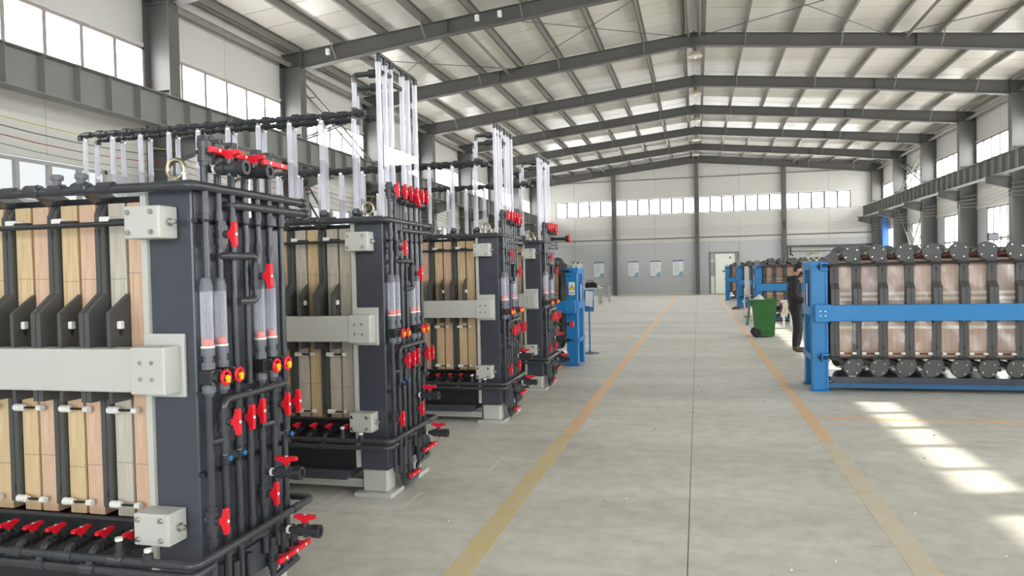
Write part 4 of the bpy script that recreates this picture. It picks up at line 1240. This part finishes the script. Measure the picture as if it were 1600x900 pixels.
MB().cyl((0, 0, 0.10), 'z', 0.025, 0.04, 12).build('lid', WHITEP, r)
tag(MB().lathe((-4.90, 37.2, 0.82), 'z', [(0, 0.035), (0.03, 0.05), (0.10, 0.055), (0.13, 0.03), (0.13, 0.0)], 12, True).build('metal_knob', STEEL), 'small round metal fitting at the right end of the steel table', 'fitting')
r = empty('storage_crate', (-5.75, 37.5, 0.23), 'dark green crate on the lower shelf of the steel table', 'crate')
MB().box(-0.3, 0.3, -0.25, 0.25, 0, 0.03).box(-0.3, -0.28, -0.25, 0.25, 0.03, 0.38).box(0.28, 0.3, -0.25, 0.25, 0.03, 0.38).box(-0.28, 0.28, -0.25, -0.23, 0.03, 0.38).box(-0.28, 0.28, 0.23, 0.25, 0.03, 0.38).build('crate_body', mat('crate_green', srgb(50, 82, 66), 0.5), r)
MB().box(-0.31, 0.31, -0.26, -0.25, 0.34, 0.38).build('rim', mat('crate_green', (0, 0, 0)), r)

# ---- blue sign stand
r = empty('sign_stand', (-2.17, 15.02, 0), 'slim blue sign stand with a white sheet, standing alone beside the aisle', 'sign stand')
SB = mat('sign_blue', srgb(40, 110, 175), 0.4)
MB().lathe((0, 0, 0), 'z', [(0, 0.19), (0.012, 0.19), (0.03, 0.05), (0.03, 0.03), (0.05, 0.025)], 24).build('base', mat('sign_base', srgb(70, 84, 110), 0.4), r)
MB().cyl((0, 0, 0.03), 'z', 0.95, 0.017, 10).build('pole', SB, r)
pb = MB().bevbox(-0.095, 0.095, -0.012, 0.012, 0.86, 1.30, 0.004).build('board', SB, r)
MB().prism([(-0.08, 0.98), (0.07, 0.95), (0.085, 1.27), (-0.07, 1.285)], 'y', -0.016, -0.013).build('paper', PAPER, pb)

# ---- green wheeled bin
GRN = mat('bin_green', srgb(40, 106, 44), 0.42, var=0.12, vscale=3)
r = empty('wheeled_bin', (1.54, 18.62, 0), 'green wheeled bin beside the painted line, full of white bags', 'bin')


def taper(mb, b, t, z0, z1):
    vs = [(b[0], b[2], z0), (b[1], b[2], z0), (b[1], b[3], z0), (b[0], b[3], z0), (t[0], t[2], z1), (t[1], t[2], z1), (t[1], t[3], z1), (t[0], t[3], z1)]
    return mb.add(vs, [(0, 3, 2, 1), (4, 5, 6, 7), (0, 1, 5, 4), (1, 2, 6, 5), (2, 3, 7, 6), (3, 0, 4, 7)])


MBB = MB()
bo, to, z0, z1, th = (-0.20, 0.22, -0.02, 0.38), (-0.27, 0.28, -0.06, 0.44), 0.03, 0.88, 0.012
# hollow tapered shell: outer wall, inner wall, rim, floor
ov = [(bo[0], bo[2], z0), (bo[1], bo[2], z0), (bo[1], bo[3], z0), (bo[0], bo[3], z0), (to[0], to[2], z1), (to[1], to[2], z1), (to[1], to[3], z1), (to[0], to[3], z1)]
iv = [(x + (th if x < 0 else -th), y + (th if y < 0.1 else -th), z + (th if z < 0.5 else 0)) for x, y, z in ov]
fs = [(0, 3, 2, 1), (0, 1, 5, 4), (1, 2, 6, 5), (2, 3, 7, 6), (3, 0, 4, 7)]
MBB.add(ov + iv, fs + [tuple(i + 8 for i in f[::-1]) for f in fs] + [(4, 5, 13, 12), (5, 6, 14, 13), (6, 7, 15, 14), (7, 4, 12, 15)])
bo_ = MBB.build('bin_body', GRN, r)
rim = MB()
for (a, b, c_, d) in ((-0.30, 0.31, -0.09, -0.06), (-0.30, 0.31, 0.44, 0.47), (-0.30, -0.27, -0.06, 0.44), (0.28, 0.31, -0.06, 0.44)):
    rim.box(a, b, c_, d, 0.865, 0.915)
rim.build('rim', GRN, r)
MB().tube([(-0.28, -0.02, 0.86), (-0.37, -0.02, 0.88), (-0.37, 0.40, 0.88), (-0.28, 0.40, 0.86)], 0.018, 8, 0.04).build('handle', GRN, r)
lid = MB().add([(-0.315, -0.05, 0.86), (-0.37, -0.05, 0.30), (-0.37, 0.43, 0.30), (-0.315, 0.43, 0.86), (-0.335, -0.05, 0.86), (-0.40, -0.05, 0.28), (-0.40, 0.43, 0.28), (-0.335, 0.43, 0.86)],
               [(0, 1, 2, 3), (4, 7, 6, 5), (0, 4, 5, 1), (1, 5, 6, 2), (2, 6, 7, 3), (3, 7, 4, 0)]).build('lid', GRN, r)
for y in (-0.06, 0.38):
    wh = MB().lathe((-0.19, y, 0.11), 'y', [(0, 0.07), (0.01, 0.11), (0.05, 0.11), (0.06, 0.07)], 18).build('wheel', BLACK, r)
    MB().cyl((-0.19, y - 0.004, 0.11), 'y', 0.005, 0.03, 10).build('hub', PVC, wh)
MB().tube([(-0.19, -0.04, 0.11), (-0.19, 0.40, 0.11)], 0.012, 6).build('axle', STEEL, r)
MB().box(-0.10, 0.18, -0.035, -0.02, 0.03, 0.07).build('skirt', GRN, r)
bagm = MB()
rr = random.Random(4)
vs, fs = [], []
for j in range(7):
    for i in range(12):
        a, t = 2 * math.pi * i / 12, j / 6
        rad = 0.19 * math.sin(math.pi * (0.12 + 0.86 * t)) * (1 + rr.uniform(-0.16, 0.16))
        vs.append((-0.10 + rad * math.cos(a) * 0.85, 0.16 + rad * math.sin(a), 0.70 + 0.33 * t - 0.02 * i % 0.03))
for j in range(6):
    for i in range(12):
        fs.append((j * 12 + i, j * 12 + (i + 1) % 12, (j + 1) * 12 + (i + 1) % 12, (j + 1) * 12 + i))
fs += [list(range(12))[::-1], [72 + i for i in range(12)]]
bag = bagm.add(vs, fs, True).build('rubbish_bag', mat('white_bag', srgb(226, 222, 208), 0.45, bump=0.4, bscale=20), None, (1.54, 18.62, 0))
tag(bag, 'crumpled white bag poking out of the green bin', 'bag')

# ---- white stool with draped cloth
r = empty('white_stool', (2.42, 21.9, 0), 'white stool draped with cream cloth between the green bin and the man', 'stool')
MB().bevbox(-0.17, 0.15, -0.15, 0.15, 0.68, 0.75, 0.02).build('seat', WHITEP, r)
for x, y in ((-0.10, -0.12), (0.10, -0.12), (-0.10, 0.12), (0.10, 0.12)):
    MB().tube([(x, y, 0), (x * 0.9, y * 0.9, 0.69)], 0.016, 8).build('leg', WHITEP, r)
vs, fs = [], []
for j in range(7):
    for i in range(9):
        t = j / 6
        vs.append((-0.02 - 0.14 * t + (0.24 - 0.04 * t) * (i / 8) - 0.10 + 0.06, -0.165 - 0.012 * math.sin(i * 2.1) * (0.3 + t) - 0.005 * j, 0.74 - 0.48 * t * (0.85 + 0.15 * math.sin(i * 1.3))))
n0 = len(vs)
vs += [(x, y + 0.008, z) for x, y, z in vs]
for j in range(6):
    for i in range(8):
        a = j * 9 + i
        fs += [(a, a + 1, a + 10, a + 9), (a + n0, a + 9 + n0, a + 10 + n0, a + 1 + n0)]
MB().add(vs, fs, True).build('cloth', mat('cream_cloth', srgb(224, 216, 196), 0.8, bump=0.3), r)

# ---- white board on a stand, seen edge on
r = empty('white_board', (1.60, 26.2, 0), 'narrow white board on a frame with feet, left of the blue post behind the bin', 'board')
MB().bevbox(-0.06, 0.08, -0.02, 0.02, 0.75, 1.72, 0.005).build('board_panel', WHITEP, r)
MB().tube([(-0.07, 0, 0.05), (-0.07, 0, 1.0)], 0.018, 8).build('post', WHITEP, r)
MB().tube([(0.10, 0, 0.05), (0.10, 0, 1.25)], 0.018, 8).build('post', WHITEP, r)
MB().box(-0.09, 0.12, -0.25, 0.25, 0, 0.05).build('foot', FRAMEW, r)
MB().tube([(-0.07, 0, 0.7), (0.10, 0, 0.7)], 0.014, 6).tube([(-0.07, 0, 0.3), (0.10, 0, 0.3)], 0.014, 6).build('rung', WHITEP, r)
MB().box(-0.04, 0.08, -0.008, 0.008, 0.32, 0.68).build('lower_panel', BLUE, r)

# ---- odds and ends on the floor
vs = [(0.16 * math.cos(i * math.pi / 5) * (1 + 0.2 * math.sin(3 * i)), 0.12 * math.sin(i * math.pi / 5), 0) for i in range(10)]
tag(MB().lathe((1.50, 31.2, 0), 'z', [(0, 0.20), (0.05, 0.17), (0.10, 0.08), (0.13, 0.02)], 9).build('brown_sack', mat('sack_brown', srgb(110, 84, 66), 0.9, bump=0.5)), 'small brown sack lying on the floor by the blue post', 'sack')
r = empty('red_pail', (1.86, 31.3, 0), 'small red pail on the floor at the foot of the blue post', 'pail')
MB().lathe((0, 0, 0), 'z', [(0, 0.09), (0.2, 0.12), (0.2, 0.105), (0.02, 0.08)], 14, True).build('pail_body', mat('pail_red', srgb(206, 70, 70), 0.45), r)
MB().tube([(-0.115, 0, 0.19), (-0.08, -0.04, 0.27), (0.08, -0.04, 0.27), (0.115, 0, 0.19)], 0.006, 6, 0.05).build('pail_handle', STEEL, r)

# ---- blue cabinet-like post in the far right corner, floodlight on the right wall
r = empty('blue_column', (10.75, 47.6, 0), 'tall blue duct standing against the right wall near the far corner', 'duct')
MB().bevbox(-0.17, 0.17, -0.2, 0.2, 0, 4.9, 0.02).build('duct_body', mat('duct_blue', srgb(36, 86, 150), 0.4, var=0.1), r)
MB().box(-0.2, 0.2, -0.23, 0.23, 0, 0.12).build('duct_base', STRUCT, r)
for z in (1.6, 3.2):
    MB().box(-0.185, 0.185, -0.215, 0.215, z, z + 0.05).build('duct_collar', BLUED, r)
r = empty('floodlight', (9.78, 28.4, 2.42), 'small dark floodlight by the right-hand column above the brown stack', 'floodlight')
MB().bevbox(-0.17, 0.17, -0.06, 0.06, 0, 0.26, 0.03).build('housing', BLACKP, r)
MB().box(-0.14, 0.14, -0.066, -0.06, 0.03, 0.22).build('lens', PVCL, r)
MB().tube([(0.0, 0.05, 0.13), (0.12, 0.2, 0.05), (0.63, 0.25, 0.05)], 0.018, 8).build('arm', STRUCT, r)

# ================================================================== THE MAN
SKIN = mat('skin', srgb(206, 160, 134), 0.5, var=0.06)
JACK = mat('black_jacket', srgb(40, 40, 44), 0.75, var=0.25, vscale=10, bump=0.25, bscale=14)
JEAN = mat('dark_jeans', srgb(44, 43, 50), 0.8, var=0.25, vscale=12, bump=0.2, bscale=16)
BOOT = mat('brown_boots', srgb(92, 74, 62), 0.6, var=0.15)
HAIR = mat('black_hair', srgb(24, 22, 22), 0.55, bump=0.4, bscale=60)
MASKM = mat('dark_mask', srgb(52, 48, 50), 0.7)


def skin_mesh(name, chains, root=0, sub=2):
    """chains: dict with verts [(x,y,z,rx,ry)], edges"""
    vs, es = chains
    me = bpy.data.meshes.new(name)
    bm = bmesh.new()
    lay = bm.verts.layers.skin.verify()
    bv = []
    for i, v in enumerate(vs):
        q = bm.verts.new(v[:3]); q[lay].radius = (v[3], v[4] if len(v) > 4 else v[3]); q[lay].use_root = (i == root)
        bv.append(q)
    for a, b in es:
        bm.edges.new((bv[a], bv[b]))
    bm.to_mesh(me); bm.free()
    tmp = bpy.data.objects.new('tmp', me); COL.objects.link(tmp)
    s = tmp.modifiers.new('s', 'SKIN'); s.use_smooth_shade = True
    d = tmp.modifiers.new('d', 'SUBSURF'); d.levels = sub; d.render_levels = sub
    bpy.context.view_layer.update()
    dg = bpy.context.evaluated_depsgraph_get()
    out = bpy.data.meshes.new_from_object(tmp.evaluated_get(dg))
    bpy.data.objects.remove(tmp); bpy.data.meshes.remove(me)
    out.name = name
    for p in out.polygons: p.use_smooth = True
    return out


man = empty('person', (1.86, 15.5, 0), 'person in black jacket, dark jeans and face mask, standing with head bent, facing right', 'person')
# local: faces +x, y = away from camera (his left side is +y)
bodyv = [
    (0.00, 0.0, 0.93, 0.150, 0.172),    # 0 pelvis
    (0.00, 0.0, 1.08, 0.155, 0.172),    # 1 waist
    (-0.01, 0.0, 1.25, 0.165, 0.195),   # 2 chest
    (-0.02, 0.0, 1.39, 0.132, 0.18),  # 3 upper chest
    (0.01, 0.0, 1.47, 0.065, 0.075),    # 4 neck base
    (0.045, 0.0, 1.53, 0.055, 0.058),   # 5 neck
    # legs: right (-y)
    (0.00, -0.095, 0.84, 0.112), (0.03, -0.10, 0.50, 0.088), (-0.005, -0.10, 0.28, 0.078), (-0.02, -0.10, 0.10, 0.060),   # 6-9
    (0.00, 0.095, 0.84, 0.112), (0.085, 0.10, 0.50, 0.088), (0.06, 0.10, 0.28, 0.078), (0.04, 0.10, 0.10, 0.060),         # 10-13
    # arms: right (-y)
    (-0.01, -0.19, 1.39, 0.086), (-0.05, -0.245, 1.13, 0.072), (0.17, -0.16, 1.00, 0.052),     # 14-16
    (-0.01, 0.19, 1.39, 0.086), (-0.03, 0.245, 1.13, 0.072), (0.19, 0.14, 1.00, 0.052),        # 17-19
    # feet
    (-0.03, -0.105, 0.055, 0.050, 0.055), (0.10, -0.115, 0.045, 0.042, 0.050), (0.175, -0.12, 0.038, 0.034, 0.045),   # 20-22
    (0.03, 0.105, 0.055, 0.050, 0.055), (0.16, 0.115, 0.045, 0.042, 0.050), (0.235, 0.12, 0.038, 0.034, 0.045),       # 23-25
]
bodye = [(0, 1), (1, 2), (2, 3), (3, 4), (4, 5), (0, 6), (6, 7), (7, 8), (8, 9), (0, 10), (10, 11), (11, 12), (12, 13), (3, 14), (14, 15), (15, 16), (3, 17), (17, 18), (18, 19),
         (9, 20), (20, 21), (21, 22), (13, 23), (23, 24), (24, 25)]
me = skin_mesh('body', (bodyv, bodye))
zmin = min(v.co.z for v in me.vertices)
for v in me.vertices: v.co.z -= zmin if v.co.z < 0.2 else zmin * max(0, 1 - (v.co.z - 0.2) / 0.3)
for m in (JACK, JEAN, BOOT, SKIN): me.materials.append(m)
for p in me.polygons:
    z, x = p.center.z, p.center.x
    arm = abs(p.center.y) > 0.10 and x > 0.05 and z > 0.92
    p.material_index = 2 if z < 0.125 else (1 if z < 0.88 and not arm else (3 if z > 1.515 else 0))
body = link('body', me, man)
# head: profile-built, bent forward
hv, hf = [], []
prof = [(-0.115, 0.040, 0.045, 0.015), (-0.095, 0.062, 0.052, 0.018), (-0.06, 0.080, 0.060, 0.012), (-0.02, 0.088, 0.068, 0.004), (0.02, 0.092, 0.073, -0.004), (0.06, 0.094, 0.074, -0.008), (0.09, 0.084, 0.066, -0.012), (0.112, 0.058, 0.046, -0.014), (0.122, 0.020, 0.016, -0.014)]
NS = 20
for z, rx, ry, cx in prof:
    for k in range(NS):
        a = 2 * math.pi * k / NS
        x, y = cx + rx * math.cos(a), ry * math.sin(a)
        if abs(y) < 0.02 and x > 0:                       # nose, brow, chin
            x += {-0.02: 0.022, 0.02: 0.012, -0.095: 0.008, 0.06: 0.002}.get(z, 0.0)
        if 0.015 < abs(y) < 0.05 and x > 0.03 and z == 0.02:
            x -= 0.010                                    # eye sockets
        hv.append((x, y, z))
for j in range(len(prof) - 1):
    for k in range(NS):
        hf.append((j * NS + k, j * NS + (k + 1) % NS, (j + 1) * NS + (k + 1) % NS, (j + 1) * NS + k))
hf += [list(range(NS))[::-1], [(len(prof) - 1) * NS + k for k in range(NS)]]
head_rot = Matrix.Rotation(math.radians(22), 4, 'Y')
HEADM = Matrix.Translation((0.07, 0, 1.612)) @ head_rot
head = MB().add(hv, hf, True).build('head', SKIN, man); head.matrix_local = HEADM
# hair: upper/back shell
sv, sf = [], []
for j, (z, rx, ry, cx) in enumerate(prof[2:]):
    for k in range(NS):
        a = 2 * math.pi * k / NS
        g = 1.09
        x, y = cx + rx * g * math.cos(a), ry * g * math.sin(a)
        if z < 0.07:
            lim = -0.015 if z < 0.03 else 0.03
            x = min(x, lim)
            if z < -0.03: y *= 0.8
        sv.append((x, y, z + (0.012 if z > 0.1 else 0.004)))
nj = len(prof) - 2
for j in range(nj - 1):
    for k in range(NS):
        sf.append((j * NS + k, j * NS + (k + 1) % NS, (j + 1) * NS + (k + 1) % NS, (j + 1) * NS + k))
sf += [list(range(NS))[::-1], [(nj - 1) * NS + k for k in range(NS)]]
hair = MB().add(sv, sf, True).build('hair', HAIR, man); hair.matrix_local = HEADM
# mask over nose and mouth
mv, mf = [], []
for j, z in enumerate((-0.105, -0.07, -0.03, -0.005)):
    rx, ry = ((0.07, 0.052), (0.089, 0.062), (0.106, 0.070), (0.100, 0.072))[j]
    for k in range(9):
        a = math.radians(-75 + 150 * k / 8)
        mv.append((0.012 + rx * math.cos(a), ry * 1.06 * math.sin(a), z))
for j in range(3):
    for k in range(8):
        a = j * 9 + k
        mf.append((a, a + 1, a + 10, a + 9))
n0 = len(mv)
mv += [(x - 0.006, y * 0.95, z) for x, y, z in mv]
mf += [tuple(i + n0 for i in f[::-1]) for f in mf]
mask = MB().add(mv, mf, True).build('face_mask', MASKM, man); mask.matrix_local = HEADM
for sy in (-1, 1):
    ear = MB().lathe((-0.012, sy * 0.072, 0.0), (0.0, sy, 0.1), [(0, 0.026), (0.010, 0.028), (0.014, 0.018)], 12, True).build('ear', SKIN, man); ear.matrix_local = HEADM
    eye = MB().lathe((0.074, sy * 0.032, 0.022), 'x', [(0, 0.012), (0.006, 0.009), (0.008, 0.003)], 10, True).build('eye', BLACK, man); eye.matrix_local = HEADM
hd, hdf = [], []
for j in range(9):
    for k in range(14):
        ph, th = math.pi * j / 8, 2 * math.pi * k / 14
        fold = 1 + 0.10 * math.sin(3 * ph + 1)
        hd.append((-0.115 + 0.055 * fold * math.sin(ph) * math.cos(th) + 0.03 * abs(math.cos(ph)), 0.135 * math.cos(ph), 1.435 + 0.075 * fold * math.sin(ph) * math.sin(th) - 0.015 * abs(math.cos(ph))))
for j in range(8):
    for k in range(14):
        hdf.append((j * 14 + k, j * 14 + (k + 1) % 14, (j + 1) * 14 + (k + 1) % 14, (j + 1) * 14 + k))
MB().add(hd, hdf, True).build('hood', JACK, man)
MB().torus((0.015, 0, 1.485), 'z', 0.068, 0.022, 16, 8).build('collar', JACK, man)
hem, hemf = [], []
ring = [v.co for v in me.vertices if 0.86 < v.co.z < 0.93 and abs(v.co.y) < 0.24]
ex_, ey_, cx_ = (max(v.x for v in ring) - min(v.x for v in ring)) / 2, max(abs(v.y) for v in ring), (max(v.x for v in ring) + min(v.x for v in ring)) / 2
for j, (z, g) in enumerate(((0.835, 1.00), (0.84, 1.045), (0.885, 1.05), (0.92, 1.0), (0.92, 0.90), (0.835, 0.90))):
    for k in range(20):
        a = 2 * math.pi * k / 20
        hem.append((cx_ + ex_ * g * math.cos(a), ey_ * g * math.sin(a), z))
for j in range(6):
    for k in range(20):
        j2 = (j + 1) % 6
        hemf.append((j * 20 + k, j * 20 + (k + 1) % 20, j2 * 20 + (k + 1) % 20, j2 * 20 + k))
MB().add(hem, hemf, True).build('jacket_hem', JACK, man)
# hands: palm, four fingers and a thumb each, closed round a sheet of paper
for sy in (-1, 1):
    wx, wy, wz = (0.17, -0.16, 1.00) if sy < 0 else (0.19, 0.14, 1.00)
    V = [(wx, wy, wz, 0.028), (wx + 0.045, wy - sy * 0.02, wz - 0.008, 0.034, 0.026), (wx + 0.08, wy - sy * 0.03, wz - 0.012, 0.034, 0.024)]
    E_ = [(0, 1), (1, 2)]
    for q in range(4):
        oy = (-0.027 + 0.018 * q)
        ln = (0.036, 0.042, 0.040, 0.032)[q]
        b0 = len(V)
        bx_, by_ = wx + 0.092, wy - sy * 0.03 + oy
        V += [(bx_, by_, wz - 0.010, 0.0095), (bx_ + ln * 0.75, by_, wz - 0.022, 0.0088), (bx_ + ln * 0.9, by_, wz - 0.045, 0.008), (bx_ + ln * 0.5, by_, wz - 0.058, 0.007)]
        E_ += [(2, b0), (b0, b0 + 1), (b0 + 1, b0 + 2), (b0 + 2, b0 + 3)]
    b0 = len(V)
    V += [(wx + 0.055, wy - sy * 0.055, wz + 0.006, 0.011), (wx + 0.085, wy - sy * 0.066, wz + 0.010, 0.0095), (wx + 0.112, wy - sy * 0.060, wz + 0.006, 0.008)]
    E_ += [(1, b0), (b0, b0 + 1), (b0 + 1, b0 + 2)]
    hm = skin_mesh('hand', (V, E_), 0, 1)
    hm.materials.append(SKIN)
    link('hand', hm, man)
sheet = tag(MB().bevbox(-0.10, 0.14, -0.15, 0.15, -0.003, 0.003, 0.001).build('paper_pad', PAPER, None, (1.86 + 0.25, 15.49, 0.983), ), 'thin white pad held by the man in both hands', 'pad')
sheet.rotation_euler = (0, math.radians(-8), 0)
